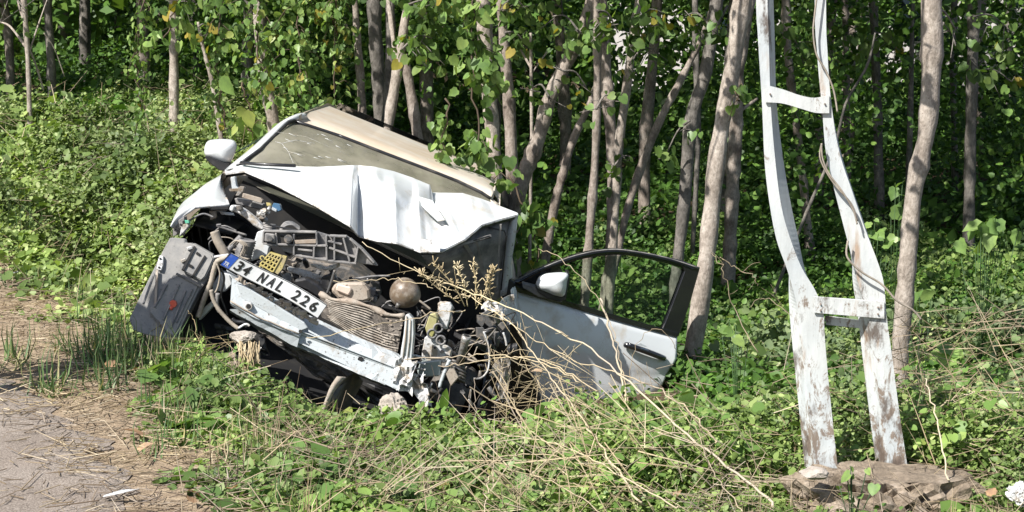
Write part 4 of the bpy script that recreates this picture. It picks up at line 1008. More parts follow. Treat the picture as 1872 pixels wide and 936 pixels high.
# returned lip and dark underside
g = G(); under = [[p + Vector((0, .012, -.012)) for p in r_] for r_ in HN[::3]]
g.grid(under, Vector((0, .004, -.012))); g.obj('bonnet_underside', M_BLACK, hood)
g = G(); g.tube([p + Vector((0, .006, -.006)) for p in HN[-1]], .0055, 5); g.obj('bonnet_lip', M_DWHITE, hood)
g = G(); g.prism([p for p in pp([(754, 356, 8.77), (790, 366, 8.72), (813, 402, 8.55), (800, 404, 8.56), (778, 384, 8.62)])], (0, .01, -.005)); g.obj('torn_flap', M_PAINT, hood)
g = G(); g.prism(pp([(769, 437, 8.37), (806, 438, 8.38), (804, 461, 8.36), (770, 461, 8.35)]), (0, .01, -.005)); g.obj('bonnet_nose', M_DWHITE, hood)
# folded right side of the bonnet: grey flange and dark ribbed inner panel
f0 = pp([(770, 466, 8.50), (812, 462, 8.52), (852, 440, 8.60), (882, 414, 8.70), (913, 404, 8.78), (934, 398, 8.84)])
f1 = pp([(800, 520, 8.72), (830, 525, 8.74), (862, 532, 8.78), (890, 542, 8.82), (905, 548, 8.86), (913, 545, 8.90)])
g = G(); g.grid([spline([a.lerp(b_, t) + Vector((0, .03 * math.sin(3 * t), 0)) for a, b_ in zip(f0, f1)], 3) for t in (0, .33, .66, 1)], Vector((0, .01, -.004)))
for a, b_, w in (((850, 446, 8.60), (905, 530, 8.80), 7), ((870, 436, 8.62), (893, 530, 8.78), 4), ((825, 452, 8.5), (897, 431, 8.64), 5), ((915, 410, 8.74), (908, 535, 8.82), 4)): bar(g, a, b_, w, .012)
inner = g.obj('bonnet_inner_panel', M_GPLAST, car, 0)
g = G(); g.tube(pp([(893, 416, 8.72), (922, 422, 8.76), (926, 432, 8.77), (922, 470, 8.80), (916, 530, 8.84)]), .004, 6); g.tube(pp([(840, 447, 8.55), (893, 432, 8.60), (898, 434, 8.62), (855, 445, 8.6)]), .004, 6); g.obj('inner_seam', M_BLACK, inner)
g = G(); a = pp([(947, 391, 8.82), (943, 430, 8.82), (935, 480, 8.85), (926, 538, 8.9)]); b_ = pp([(931, 399, 8.86), (925, 436, 8.86), (918, 485, 8.88), (911, 545, 8.92)]); mdl = [x.lerp(y, .5) + Vector((-.005, -.015, 0)) for x, y in zip(a, b_)]
g.grid([spline(a, 4), spline(mdl, 4), spline(b_, 4)], Vector((0, .01, 0))); g.obj('bonnet_flange', M_BEAM, car)
slab('hinge_bracket', [(926, 484), (934, 480), (936, 508), (929, 512)], 9.0, M_PAINT)
slab('hinge_cover', [(914, 512), (926, 505), (941, 516), (941, 548), (922, 552), (914, 544)], 9.02, M_BLACK, .06, bev=.006)

# ---- left front wing
fo = [(411, 311, 9.0), (403, 321, 8.95), (377, 336, 8.85), (356, 353, 8.72), (334, 371, 8.58), (320, 392, 8.46), (314, 412, 8.38)]
fm = [(408, 330, 8.90), (398, 345, 8.80), (385, 352, 8.72), (364, 366, 8.62), (343, 380, 8.50), (326, 397, 8.41), (315, 417, 8.35)]
fi = [(404, 330, 8.92), (407, 347, 8.82), (413, 361, 8.72), (418, 375, 8.60), (380, 378, 8.52), (356, 380, 8.46), (330, 398, 8.38), (316, 417, 8.34)]
O = spline(pp(fo), 5); 
def resample(pts, n):
    d = [0]
    for a, b_ in zip(pts, pts[1:]): d.append(d[-1] + (b_ - a).length)
    out = []
    for k in range(n):
        s = d[-1] * k / (n - 1); i = max(j for j in range(len(d)) if d[j] <= s + 1e-9); i = min(i, len(pts) - 2)
        t = (s - d[i]) / max(d[i + 1] - d[i], 1e-9); out.append(pts[i].lerp(pts[i + 1], t))
    return out
O = resample(O, 26); I = resample(pp(fi), 26)
g = G(); g.grid([[o_.lerp(i_, t) + Vector((0.0, -.05, .01)) * math.sin(math.pi * t) for o_, i_ in zip(O, I)] for t in [k / 6 for k in range(7)]])
back = [o_ + Vector((-.03, .45, -.12)) for o_ in O]; g.grid([O, [o_ + Vector((-.02, .12, -.01)) for o_ in O], back])
wing = g.obj('wing', M_PAINT, car)
g = G(); g.tube([p + Vector((0, .004, 0)) for p in I[8:]], .006, 6); g.obj('arch_edge', M_DWHITE, wing)
g = G(); g.tube([p + Vector((.002, .002, 0)) for p in I[:8]], .005, 6); g.obj('gap_seal', M_BLACK, wing)
slab('arch_clip', [(382, 378), (417, 377), (418, 383), (383, 384)], 8.53, M_BLACK, .02)
slab('arch_bracket', [(316, 418), (327, 402), (337, 396), (337, 404), (330, 418), (322, 430), (316, 432)], 8.36, M_GPLAST, .05)
g = G(); [bar(g, (319 + k * 5, 420 - k * 5, 8.34), (325 + k * 5, 423 - k * 5, 8.34), 2.5, .02) for k in range(4)]; g.obj('arch_ribs', M_BLACK, car)
slab('arch_bracket', [(332, 412), (343, 406), (346, 412), (336, 424), (328, 432), (330, 420)], 8.33, M_DWHITE, .02)
slab('clip', [(337, 402), (345, 403), (346, 408), (339, 409)], 8.31, paint('green_clip', (.10, .42, .28), (.2, .4, .3), .5, .8), .02)
hose('stay', [(344, 405), (360, 395), (374, 391), (390, 397)], 8.45, 4, M_GPLAST)
slab('inner_wing', [(382, 385), (394, 386), (394, 398), (384, 402)], 8.56, M_TAN, .02)
slab('inner_wing', [(400, 386), (425, 389), (427, 394), (404, 392)], 8.56, M_BEAM, .02)

# ---- torn wheel arch liner hanging at the left
def Yl(px, py): return 7.68 + (px - 240) * .0007 + (620 - py) * .0013
def lp(px, py, d=0): return (px, py, Yl(px, py) + d)
lin = [(310, 434), (337, 436), (338, 444), (350, 444), (372, 456), (392, 472), (388, 492), (378, 512), (366, 531), (346, 570), (319, 623), (298, 618), (262, 611), (244, 604), (235, 584), (249, 555), (264, 524), (284, 484), (300, 452)]
g = G(); g.prism([P(*lp(x, y)) for x, y in lin], (.01, .018, -.004)); liner = g.obj('wheel_arch_liner', M_LINER, car, .004)
g = G(); g.prism([P(*lp(x, y, -.030)) for x, y in [(346, 446), (352, 445), (388, 466), (391, 474), (376, 506), (368, 514), (330, 494), (326, 484)]], (.004, .034, 0)); pocket = g.obj('pocket', M_LINER, liner, .008, 2)
g = G(); g.prism([P(*lp(x, y, -.022)) for x, y in [(310, 506), (330, 500), (366, 522), (362, 532), (344, 568), (319, 620), (300, 606), (270, 570)]], (.003, .026, 0)); g.obj('moulded_step', M_LINER, liner, .010, 2)
g = G()
for a, b_, w in (((356, 451), (334, 494), 4.5), ((359, 462), (365, 466), 4), ((345, 484), (352, 488), 4), ((375, 468), (351, 507), 3.5)): bar(g, lp(*a, -.034), lp(*b_, -.034), w, .010)
g.obj('slot', M_VOID, liner)
g = G()
for (a, b_) in (((342, 455), (352, 452)), ((331, 478), (340, 474))): bar(g, lp(*a, -.038), lp(*b_, -.038), 6, .012)
g.obj('tab', M_DWHITE, liner, .003)
g = G()
for a, b_ in (((306, 520), (282, 562)), ((340, 530), (312, 600)), ((352, 528), (322, 590)), ((328, 520), (298, 585)), ((347, 538), (326, 580))): bar(g, lp(*a, -.027), lp(*b_, -.027), 3, .008)
for a, b_ in (((322, 500), (368, 524)), ((282, 500), (262, 556))): bar(g, lp(*a, -.026), lp(*b_, -.026), 4, .010)
g.obj('ridge', M_GPLAST, liner, .002)
g = G(); g.prism([P(*lp(x, y, -.02)) for x, y in [(291, 467), (299, 469), (298, 486), (295, 495), (286, 493), (288, 480)]], (0, .02, 0)); st = g.obj('strap', M_DWHITE, liner, .003)
g = G(); bar(g, lp(287, 494, -.018), lp(284, 567, -.016), 4, .008); g.obj('strap_tail', M_TAN, st)
g = G(); 
for q in ((293, 473), (291, 489)): g.tube([P(*lp(*q, -.024)), P(*lp(*q, -.019))], .005, 10)
g.obj('hole', M_VOID, st)
g = G(); c0 = P(*lp(316, 556, -.036)); g.tube([c0, c0 + Vector((0, .012, 0))], [.016, .018], 14); g.tube([P(*lp(314, 561, -.03)), P(*lp(312, 566, -.024))], .008, 8); g.obj('reflector', M_RED, liner)
g = G(); g.grid([[P(*lp(395, 474, -.02)), P(*lp(380, 510, -.02)), P(*lp(366, 531, -.02)), P(*lp(345, 572, -.01)), P(*lp(320, 624))], [P(402, 480, 8.1), P(388, 512, 8.1), P(376, 536, 8.1), P(358, 575, 8.1), P(335, 622, 8.1)]], Vector((.006, .006, 0))); g.obj('liner_return', M_BLACK, liner)

# ---- bumper beam
A = [(414, 494, 7.93), (470, 528, 7.93), (543, 567, 7.93), (549, 570, 7.96), (620, 603, 7.96), (680, 628, 7.96), (728, 648, 7.97)]
Bt = [(424, 508, 7.84), (470, 541, 7.84), (545, 585, 7.84), (550, 588, 7.90), (620, 618, 7.90), (680, 640, 7.90), (740, 662, 7.90)]
C_ = [(421, 555, 7.80), (470, 583, 7.80), (547, 615, 7.80), (552, 617, 7.87), (620, 640, 7.87), (680, 657, 7.87), (742, 680, 7.87)]
C2 = [(421, 558, 7.812), (470, 586, 7.812), (547, 618, 7.812), (552, 620, 7.882), (620, 643, 7.882), (680, 660, 7.882), (742, 683, 7.882)]
D_ = [(420, 567, 7.82), (470, 595, 7.82), (543, 635, 7.82), (550, 636, 7.86), (620, 668, 7.83), (680, 694, 7.83), (728, 713, 7.84)]
E_ = [(420, 572, 7.95), (470, 602, 7.95), (543, 640, 7.95), (550, 640, 7.97), (620, 672, 7.97), (680, 698, 7.97), (728, 716, 7.97)]
def dens(line):
    out = []
    for a, b_ in zip(line, line[1:]):
        k = max(1, int((b_[0] - a[0]) / 12))
        for j in range(k): out.append([x + (y - x) * j / k for x, y in zip(a, b_)])
    out.append(list(line[-1])); return out
rows = []
for li, line in enumerate((A, Bt, C_, C2, D_, E_)):
    r_ = []
    for x, y, Y in dens(line): r_.append(P(x, y + (fbm(x / 9., li * 3.3, 5, 2) - .4) * (4 if 0 < li else 2), Y + (float(fbm(x / 13., li * 7.1, 8, 3)) - .45) * .035 * (1.0 if x > 555 else .25)))
    rows.append(r_)
g = G(); g.grid(rows, Vector((0, .004, .002)), sm=False); beam = g.obj('bumper_beam', M_BEAM, car)
g = G(); c0 = P(455, 559, 7.80); g.tube([c0 + Vector((0, -.012, 0)), c0 + Vector((0, .02, 0))], .0155, 16); g.obj('tow_eye', M_DWHITE, beam)
g = G(); g.tube([c0 + Vector((0, -.0135, 0)), c0 + Vector((0, -.011, 0))], .011, 16)
for q, r_ in (((659, 657, 7.855), .013), ((549, 606, 7.80), .008), ((438, 572, 7.795), .004)): g.tube([P(*q), P(*q) + Vector((0, .004, 0))], r_, 14)
g.obj('bolt_hole', M_VOID, beam)
g = G(); g.tube(pp([(x, y - 5 + (i % 3) * .6, Y - .006) for i, (x, y, Y) in enumerate(dens(C_)[:11])]), .0035, 5); g.obj('weld_seam', M_TAN, beam)
g = G(); g.prism(pp([(431, 519), (446, 522), (556, 590), (563, 600), (548, 606), (440, 545)], 7.818), (0, .02, 0)); g.obj('beam_panel', M_BEAM, beam, .004)
# dirt ledge between plate and beam
g = G()
for k in range(46):
    t = rc.random(); x = 432 + t * 150; y = 508 + t * 84 + rc.uniform(-5, 5)
    c0 = P(x, y, 7.86); g.box(c0, Vector((rc.uniform(.006, .02), 0, rc.uniform(-.008, .004))), Vector((0, rc.uniform(.006, .02), 0)), Vector((.002, 0, rc.uniform(.004, .011))))
g.obj('mud', M_TAN, beam, .003)
tag(car.children[-1], None)
# right end: crumpled box and bright upright
slab('crash_upright', [(741, 576), (747, 574), (756, 584), (757, 612), (753, 658), (739, 672), (731, 660), (733, 640), (738, 610)], 7.86, M_PAINT, .05, bev=.004)
g = G(); g.tube(pp([(743, 578, 7.855), (741, 620, 7.855), (736, 662, 7.855)]), .004, 5); g.tube(pp([(750, 584, 7.855), (749, 620, 7.855), (744, 664, 7.855)]), .0025, 5); g.obj('upright_crease', M_TAN, car)
def crumple(name, pts, Y, mat, amp=.03, n=8, parent=None, seed=0, thick=.004):
    """quad outline (4 corners, px) -> crumpled sheet"""
    a, b_, c_, d_ = [P(*(p if len(p) > 2 else (*p, Y))) for p in pts]
    rows = []
    for i in range(n + 1):
        r_ = []
        for j in range(n + 1):
            u, v = j / n, i / n; p = a.lerp(b_, u).lerp(d_.lerp(c_, u), v)
            k = float(fbm(u * 4 + seed, v * 4 + seed * 2.3, seed, 3)) - .45
            r_.append(p + Vector((k * amp * .5, -abs(k) * amp * 2, (float(vnoise(u * 5, v * 5, seed + 9)) - .5) * amp * .6)))
        rows.append(r_)
    g = G(); g.grid(rows, Vector((0, thick, 0)), sm=False); return g.obj(name, mat, parent or car)
crumple('crumpled_end', [(722, 652), (762, 660), (752, 722), (716, 708)], 7.86, M_DWHITE, .06, 9, None, 3)
crumple('crumpled_end', [(748, 690), (776, 684), (790, 742), (768, 740)], 7.88, M_DWHITE, .07, 7, None, 6)
# lower dirty cross member and undertray
crumple('undertray', [(470, 608), (520, 614), (650, 690), (600, 700)], 8.05, M_DMETAL, .05, 14, None, 8, .03)
crumple('undertray', [(395, 592), (480, 612), (492, 650), (400, 618)], 8.1, M_BLACK, .05, 8, None, 9, .03)
crumple('subframe', [(600, 672), (740, 724), (760, 770), (590, 700)], 8.25, M_BLACK, .06, 10, None, 10, .03)
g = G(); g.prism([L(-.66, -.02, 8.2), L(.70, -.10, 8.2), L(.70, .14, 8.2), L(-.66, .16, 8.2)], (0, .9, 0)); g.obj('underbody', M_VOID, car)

# ---- licence plate
pc = {'TL': (422, 462), 'TR': (598, 557), 'BR': (580, 582), 'BL': (401, 484)}
def pl(s, t, off=0.0):
    """s along 0..1, t up 0..1"""
    x0 = pc['BL'][0] + (pc['BR'][0] - pc['BL'][0]) * s; y0 = pc['BL'][1] + (pc['BR'][1] - pc['BL'][1]) * s
    x1 = pc['TL'][0] + (pc['TR'][0] - pc['TL'][0]) * s; y1 = pc['TL'][1] + (pc['TR'][1] - pc['TL'][1]) * s
    x = x0 + (x1 - x0) * t; y = y0 + (y1 - y0) * t + 3.5 * math.sin(s * math.pi) * -1 + 1.5 * math.sin(s * 6.5)
    return P(x, y, 7.76 + .012 * math.sin(s * 5) + .02 * s + off)
def plate_sheet(s0, s1, t0, t1, off, th, nm, mat, par, nseg=24):
    g = G(); g.grid([[pl(s0 + (s1 - s0) * i / nseg, t, off) for i in range(nseg + 1)] for t in (t0, t1)], Vector((0, th, 0)), sm=False); return g.obj(nm, mat, par)
plate = plate_sheet(0, 1, 0, 1, 0, .002, 'licence_plate', M_PLATE, car)
plate_sheet(.0, .088, .02, .98, -.0015, .001, 'country_band', M_BLUE, plate, 4)
g = G()
rim = [pl(s / 30, .03, -.002) for s in range(31)] + [pl(1, t / 4, -.002) for t in range(5)] + [pl(1 - s / 30, .97, -.002) for s in range(31)] + [pl(0, 1 - t / 4, -.002) for t in range(5)]
g.tube(rim + [rim[0]], .0014, 4); g.obj('plate_border', M_INK, plate)
def text_on_plate(txt, s_mid, t_mid, width, height, name, mat):
    cu = bpy.data.curves.new('t', 'FONT'); cu.body = txt; cu.size = 1.0; cu.offset = 0.022; cu.align_x = 'CENTER'; cu.resolution_u = 4
    ob = bpy.data.objects.new('t', cu); COL.objects.link(ob); me = bpy.data.meshes.new_from_object(ob); bpy.data.objects.remove(ob); bpy.data.curves.remove(cu)
    bm = bmesh.new(); bm.from_mesh(me); bmesh.ops.triangulate(bm, faces=bm.faces)
    bmesh.ops.subdivide_edges(bm, edges=[e for e in bm.edges if e.calc_length() > .25], cuts=1)
    xs = [v.co.x for v in bm.verts]; ys = [v.co.y for v in bm.verts]; cx = (min(xs) + max(xs)) / 2; cy = (min(ys) + max(ys)) / 2; w = max(xs) - min(xs); h = max(ys) - min(ys)
    for v in bm.verts:
        s = s_mid + (v.co.x - cx) / w * width; t = t_mid + (v.co.y - cy) / h * height
        v.co = pl(s, t, -.0032)
    bm.to_mesh(me); bm.free(); me.materials.clear(); me.materials.append(mat); me.name = name
    return link(name, me, plate)
for ch, s in (('3', .145), ('4', .223), ('N', .385), ('A', .480), ('L', .570), ('2', .735), ('2', .825), ('6', .915)):
    text_on_plate(ch, s, .5, .062 if ch != 'L' else .055, .68, 'letter', M_INK)
text_on_plate('TR', .042, .26, .05, .26, 'letter', M_PLATE)

# ---- front panel (radiator support) of ribbed grey plastic
topl = [(483, 420), (500, 424), (552, 425), (579, 423), (602, 430), (633, 431), (660, 451), (681, 474), (690, 486)]
botl = [(652, 481), (629, 479), (598, 476), (575, 473), (541, 467), (518, 459), (506, 448), (481, 444)]
sp = slab('slam_panel', topl + botl, 8.22, M_GPLAST, .03, bev=.003)
g = G()
ribs = [((483, 421), (481, 443)), ((505, 425), (507, 447)), ((484, 422), (579, 424)), ((507, 446), (600, 449)), ((538, 427), (538, 466)), ((579, 424), (580, 450)), ((597, 430), (598, 475)), ((575, 450), (574, 472)), ((541, 466), (600, 475)), ((602, 431), (634, 432)), ((612, 433), (612, 475)), ((602, 452), (650, 470)), ((628, 434), (640, 478)), ((640, 436), (662, 455)), ((655, 450), (650, 480)), ((662, 455), (684, 480)), ((600, 476), (652, 481)), ((481, 444), (507, 448)), ((600, 440), (626, 446)), ((545, 455), (572, 458))]
for a, b_ in ribs: bar(g, (*a, 8.20), (*b_, 8.20), 3.6, .035)
g.obj('rib', M_GPLAST, sp, .002)
slab('slot', [(541, 430), (577, 426), (577, 432), (542, 436)], 8.20, M_VOID, .01, sp); slab('slot', [(512, 430), (534, 432), (534, 444), (514, 446)], 8.20, M_VOID, .01, sp)
slab('latch_rail', [(538, 439), (578, 437), (578, 445), (540, 446)], 8.18, M_TAN, .02, sp)
g = G(); g.tube([P(527, 437, 8.17), P(527, 437, 8.20)], [.020, .022], 14); g.tube([P(527, 437, 8.165), P(527, 437, 8.17)], .012, 12); g.obj('latch_motor', M_DMETAL, sp)
slab('corner_housing', [(484, 426), (502, 428), (503, 445), (483, 442)], 8.17, M_GPLAST, .04, sp, .005)
g = G(); g.tube([P(493, 436, 8.155), P(493, 436, 8.18)], .013, 12); g.obj('adjuster', M_DMETAL, sp)
hose('cable', [(484, 407), (500, 413), (520, 417), (540, 421), (560, 425)], 8.24, 3.5, M_BLACK); 
for q in range(3): hose('cable', [(512, 424 - q * 3), (522, 413 - q * 3), (535, 411 - q * 2), (548, 420 - q * 2)], 8.26 + q * .02, 4.5, M_GPLAST)
g = G()
for k in range(5):
    y = 408 + k * 4; g.tube(spline(pp([(482, y, 8.3), (492, y + 3, 8.27), (504, y + 4, 8.3)]), 4), .0065, 6)
g.obj('bellows', M_GPLAST, car)

# ---- white inner wing rails
slab('wing_rail', [(420, 375), (434, 376), (448, 384), (466, 398), (477, 410), (485, 419), (478, 421), (464, 413), (452, 402), (438, 392), (424, 385)], 8.38, M_DWHITE, .05, bev=.006)
slab('wing_rail', [(485, 419), (482, 444), (492, 452), (489, 467), (476, 470), (458, 478), (452, 474), (463, 446), (470, 424)], 8.28, M_PAINT, .04, bev=.004)
slab('rail_end', [(403, 497), (420, 502), (424, 520), (410, 534), (398, 532), (386, 545), (388, 520)], 7.98, M_PAINT, .06, bev=.004)
slab('rail_end', [(362, 577), (371, 564), (387, 550), (389, 560), (378, 572), (364, 586)], 7.9, M_PAINT, .03, bev=.003)
# top left of the engine bay
slab('bracket', [(421, 325), (429, 322), (432, 340), (438, 346), (432, 352), (424, 346)], 8.75, M_BEAM, .03)
slab('bracket', [(418, 345), (434, 344), (440, 340), (447, 341), (444, 350), (436, 358), (430, 358), (434, 350), (420, 350)], 8.62, M_METAL, .02)
slab('relay_box', [(444, 353), (476, 362), (480, 366), (478, 372), (442, 361)], 8.6, M_TAN, .03)
slab('relay_box', [(428, 362), (470, 368), (482, 374), (478, 384), (432, 374)], 8.66, M_GPLAST, .06, bev=.005)
slab('connector', [(486, 370), (494, 371), (496, 376), (488, 377)], 8.5, M_YEL, .02); slab('connector', [(500, 371), (511, 373), (514, 384), (506, 388), (497, 378)], 8.5, paint('blue_connector', (.06, .14, .24), (.2, .25, .3), .5, .8), .03)
slab('connector', [(495, 377), (506, 383), (505, 388), (497, 384)], 8.49, M_BEAM, .03)
g = G()
for k in range(16): 
    c0 = P(rc.uniform(470, 492), rc.uniform(382, 402), rc.uniform(8.42, 8.5)); g.tube([c0, c0 + Vector((rc.uniform(-.02, .02), .02, rc.uniform(-.02, .02)))], rc.uniform(.006, .014), 8)
g.obj('pipe_cluster', M_METAL, car)
slab('headlight_mount', [(418, 378), (426, 374), (430, 380), (426, 388), (420, 387)], 8.36, M_PAINT, .04, bev=.008)
slab('headlight_mount', [(430, 376), (440, 375), (443, 384), (434, 386)], 8.35, M_DMETAL, .03, bev=.004)
# wheel housing clutter at left
hose('air_duct', [(392, 423), (398, 440), (408, 458), (414, 470)], 8.18, 17, M_HOSE, n=12); hose('air_duct', [(441, 432), (428, 446), (416, 460), (412, 474)], 8.2, 11, M_GPLAST, n=10)
hose('boot', [(452, 438), (450, 448), (446, 460), (444, 474)], 8.2, 30, M_GPLAST, n=16, rings=1)
for q in range(3): hose('cable', [(420 + q * 6, 448), (432 + q * 4, 440), (446 + q * 3, 450), (440 + q * 3, 468), (454 + q, 474)], 8.12 + q * .01, 3, M_HOSE)
hose('wiring_loom', [(418, 470), (405, 474), (396, 480), (390, 498), (386, 515), (378, 535), (370, 556), (362, 580)], 7.86, 9, M_HOSE, n=10, rings=1)
hose('cable', [(396, 482), (402, 500), (398, 525), (390, 540)], 7.85, 3, M_HOSE); hose('cable', [(386, 530), (390, 548), (400, 566), (412, 580), (424, 592), (436, 601)], 7.83, 7, M_HOSE, n=10, rings=1)
hose('cable', [(404, 490), (410, 510), (404, 540), (410, 560), (416, 578)], 7.87, 4, M_BLACK); hose('cable', [(436, 600), (446, 594), (452, 593), (456, 596)], 7.80, 4.5, M_DWHITE)
hose('cable', [(398, 536), (396, 556), (402, 570)], 7.84, 8, M_GPLAST, rings=1); hose('cable', [(424, 583), (432, 588), (446, 590), (452, 598)], 7.84, 7, M_BLACK, rings=1)
hose('link_rod', [(392, 470), (404, 468), (418, 466)], 7.9, 5, M_DWHITE)
# ---- yellow lattice bracket
yb = G()
quad = [(476, 482), (494, 462), (523, 471), (508, 502)]
def q2(u, v): 
    a, b_, c_, d_ = quad; return (a[0] * (1 - u) * (1 - v) + b_[0] * u * (1 - v) + c_[0] * u * v + d_[0] * (1 - u) * v, a[1] * (1 - u) * (1 - v) + b_[1] * u * (1 - v) + c_[1] * u * v + d_[1] * (1 - u) * v)
for k in range(5):
    bar(yb, (*q2(k / 4, 0), 7.98), (*q2(k / 4, .72), 7.98), 2.6, .03); bar(yb, (*q2(0, k / 5.5), 7.98), (*q2(1, k / 5.5), 7.98), 2.6, .03)
yb.prism(pp([q2(0, .72), q2(0, 1), (516, 492), (523, 474), q2(1, 1), q2(1, .72)], 7.97), (0, .04, 0))
yo = yb.obj('yellow_bracket', M_YEL, car, .001)
g = G()
for q in ((479, 471), (477, 489)): g.tube([P(*q, 7.965), P(*q, 7.985)], [.011, .011], 14)
g.obj('bolt_eye', M_YEL, yo); g = G(); [g.tube([P(*q, 7.960), P(*q, 7.966)], .006, 10) for q in ((479, 471), (477, 489))]; g.obj('bolt_hole', M_VOID, yo)
slab('yellow_bracket', [(785, 575), (797, 572), (800, 582), (796, 606), (790, 618), (781, 612), (777, 600)], 8.0, paint('olive_plastic', (.26, .25, .07), (.4, .36, .2), .45, .7), .05, bev=.004)
# ---- engine clutter between the front panel and radiator
slab('intake_strip', [(567, 482), (580, 484), (596, 488), (608, 484), (620, 480), (619, 488), (604, 494), (584, 492), (568, 487)], 8.30, M_DWHITE, .03, bev=.003)
slab('valve_cover', [(524, 488), (546, 492), (560, 496), (588, 508), (590, 518), (570, 514), (548, 504), (526, 496)], 8.34, M_DWHITE, .05, bev=.006)
slab('engine_block', [(540, 470), (640, 490), (680, 520), (690, 555), (600, 560), (545, 520), (515, 490)], 8.50, M_DMETAL, .3, bev=.01)
for k in range(70):
    x = rc.uniform(505, 690); y = 478 + (x - 505) * .22 + rc.uniform(-12, 52)
    c0 = P(x, y, rc.uniform(8.28, 8.48)); mt = rc.choice([M_DMETAL, M_DMETAL, M_BLACK, M_GPLAST, M_METAL, M_TAN, M_BLACK])
    g = G(); s = rc.uniform(.006, .022)
    if rc.random() < .5: 
        d = (LX * rc.uniform(-1, 1) + LU * rc.uniform(-1, 1) + Vector((0, rc.uniform(-.6, .6), 0))).normalized(); g.tube([c0 - d * s * 1.6, c0, c0 + d * s * 1.2], [s * .7, s * .75, s * .5], 9)
    else: g.box(c0, LX * s * rc.uniform(.7, 1.9), LU * s * rc.uniform(.4, 1), Vector((0, s, 0)))
    g.obj('engine_fitting', mt, car, .0015)
slab('duct', [(604, 532), (612, 518), (640, 517), (664, 517), (674, 530), (676, 548), (664, 552), (640, 551), (618, 546)], 8.14, M_TAN, .06, bev=.010)
slab('duct_pad', [(614, 526), (617, 519), (641, 525), (643, 531), (637, 541), (614, 532)], 8.125, paint('pale_pad', (.62, .50, .42), (.4, .3, .24), .5, .75), .03, bev=.006)
slab('duct', [(588, 505), (604, 500), (606, 526), (596, 534), (582, 528)], 8.26, M_BLACK, .05, bev=.008); 
hose('rod', [(612, 494), (604, 520), (598, 536)], 8.18, 5, M_DMETAL)
slab('fan_shroud', [(536, 512), (560, 508), (580, 520), (604, 545), (598, 556), (560, 532), (540, 524)], 8.16, M_BLACK, .08, bev=.01)
slab('bracket', [(516, 503), (524, 498), (532, 508), (530, 518), (520, 516)], 8.05, M_GPLAST, .02); hose('cable', [(500, 482), (512, 498), (520, 510), (536, 520)], 8.02, 3, M_GPLAST)
hose('pipe', [(470, 478), (478, 484), (490, 494)], 7.98, 6, M_BLACK, rings=1)
# ---- radiator
rt_ = [(584, 537), (606, 548), (643, 553), (678, 563), (706, 576), (738, 579)]; rb_ = [(588, 580), (614, 594), (650, 619), (684, 635), (704, 642), (726, 648)]
def radp(u, v, off=0.0):
    a = spline([Vector((*p, 0)) for p in rt_], 6); b_ = spline([Vector((*p, 0)) for p in rb_], 6); i = u * (len(a) - 1); k = min(int(i), len(a) - 2); f = i - k
    p = a[k].lerp(a[k + 1], f).lerp(b_[k].lerp(b_[k + 1], f), v); Y = 8.14 - .14 * v + (float(fbm(u * 5, v * 3, 17, 3)) - .45) * .06 + off
    return P(p.x, p.y, Y)
g = G(); g.grid([[radp(i / 24, v / 10) for i in range(25)] for v in range(11)], Vector((0, .02, 0)), sm=False); rad = g.obj('radiator', M_RAD, car); M_FIN = paint('radiator_fin', (.46, .41, .35), (.24, .20, .16), .45, .65, .6, 0, 22.0)
for k in range(13):
    v = .07 + k * .07; g = G(); u0, u1 = .10 + rc.uniform(0, .05), (.66 if k < 6 else .98) + rc.uniform(-.12, .02)
    g.tube([radp(u0 + (u1 - u0) * i / 22, v + .006 * math.sin(i * .6 + k * .2), -.010) for i in range(23)], .0026, 4, sm=False); g.obj('fin', M_FIN, rad)
g = G(); g.tube([radp(i / 20, -.02, -.012) for i in range(21)], [.012 + .005 * math.sin(i) for i in range(21)], 8); g.obj('radiator_tank', M_TAN, rad)
for k in range(60):
    pass
g = G()
for k in range(34):
    c0 = radp(.55 + .45 * rc.uniform(.05, .99) ** .6, rc.uniform(.02, .98), -.012); s = rc.uniform(.002, .007)
    g.box(c0, Vector((s, 0, rc.uniform(-s, s) * .5)), Vector((0, s * .7, 0)), Vector((rc.uniform(-s, s) * .4, 0, s * .6)))
tag(g.obj('mud', M_TAN, rad, .002), None, None, None, 'stuff')
# ---- dusty globe (washer bottle / reservoir)
bm = bmesh.new(); bmesh.ops.create_uvsphere(bm, u_segments=32, v_segments=18, radius=.073)
for v in bm.verts: v.co.z *= 1.0 - .10 * (v.co.x / .08); v.co.x *= 1.03
me = bpy.data.meshes.new('reservoir'); bm.to_mesh(me); bm.free(); [setattr(p, 'use_smooth', True) for p in me.polygons]; me.materials.append(paint('dusty_brown_globe', (.13, .095, .065), (.27, .235, .195), .44, .72, .30, .3, 24.0, .4))
o = link('reservoir', me, car, False); o.location = P(741, 536, 8.2) - car.location; o.rotation_euler = (0, R(24), 0)
g = G(); g.tube([P(729, 555, 8.13), P(725, 562, 8.13)], [.012, .008], 10); g.obj('spout', M_DMETAL, o) if False else g.obj('spout', M_DMETAL, car)
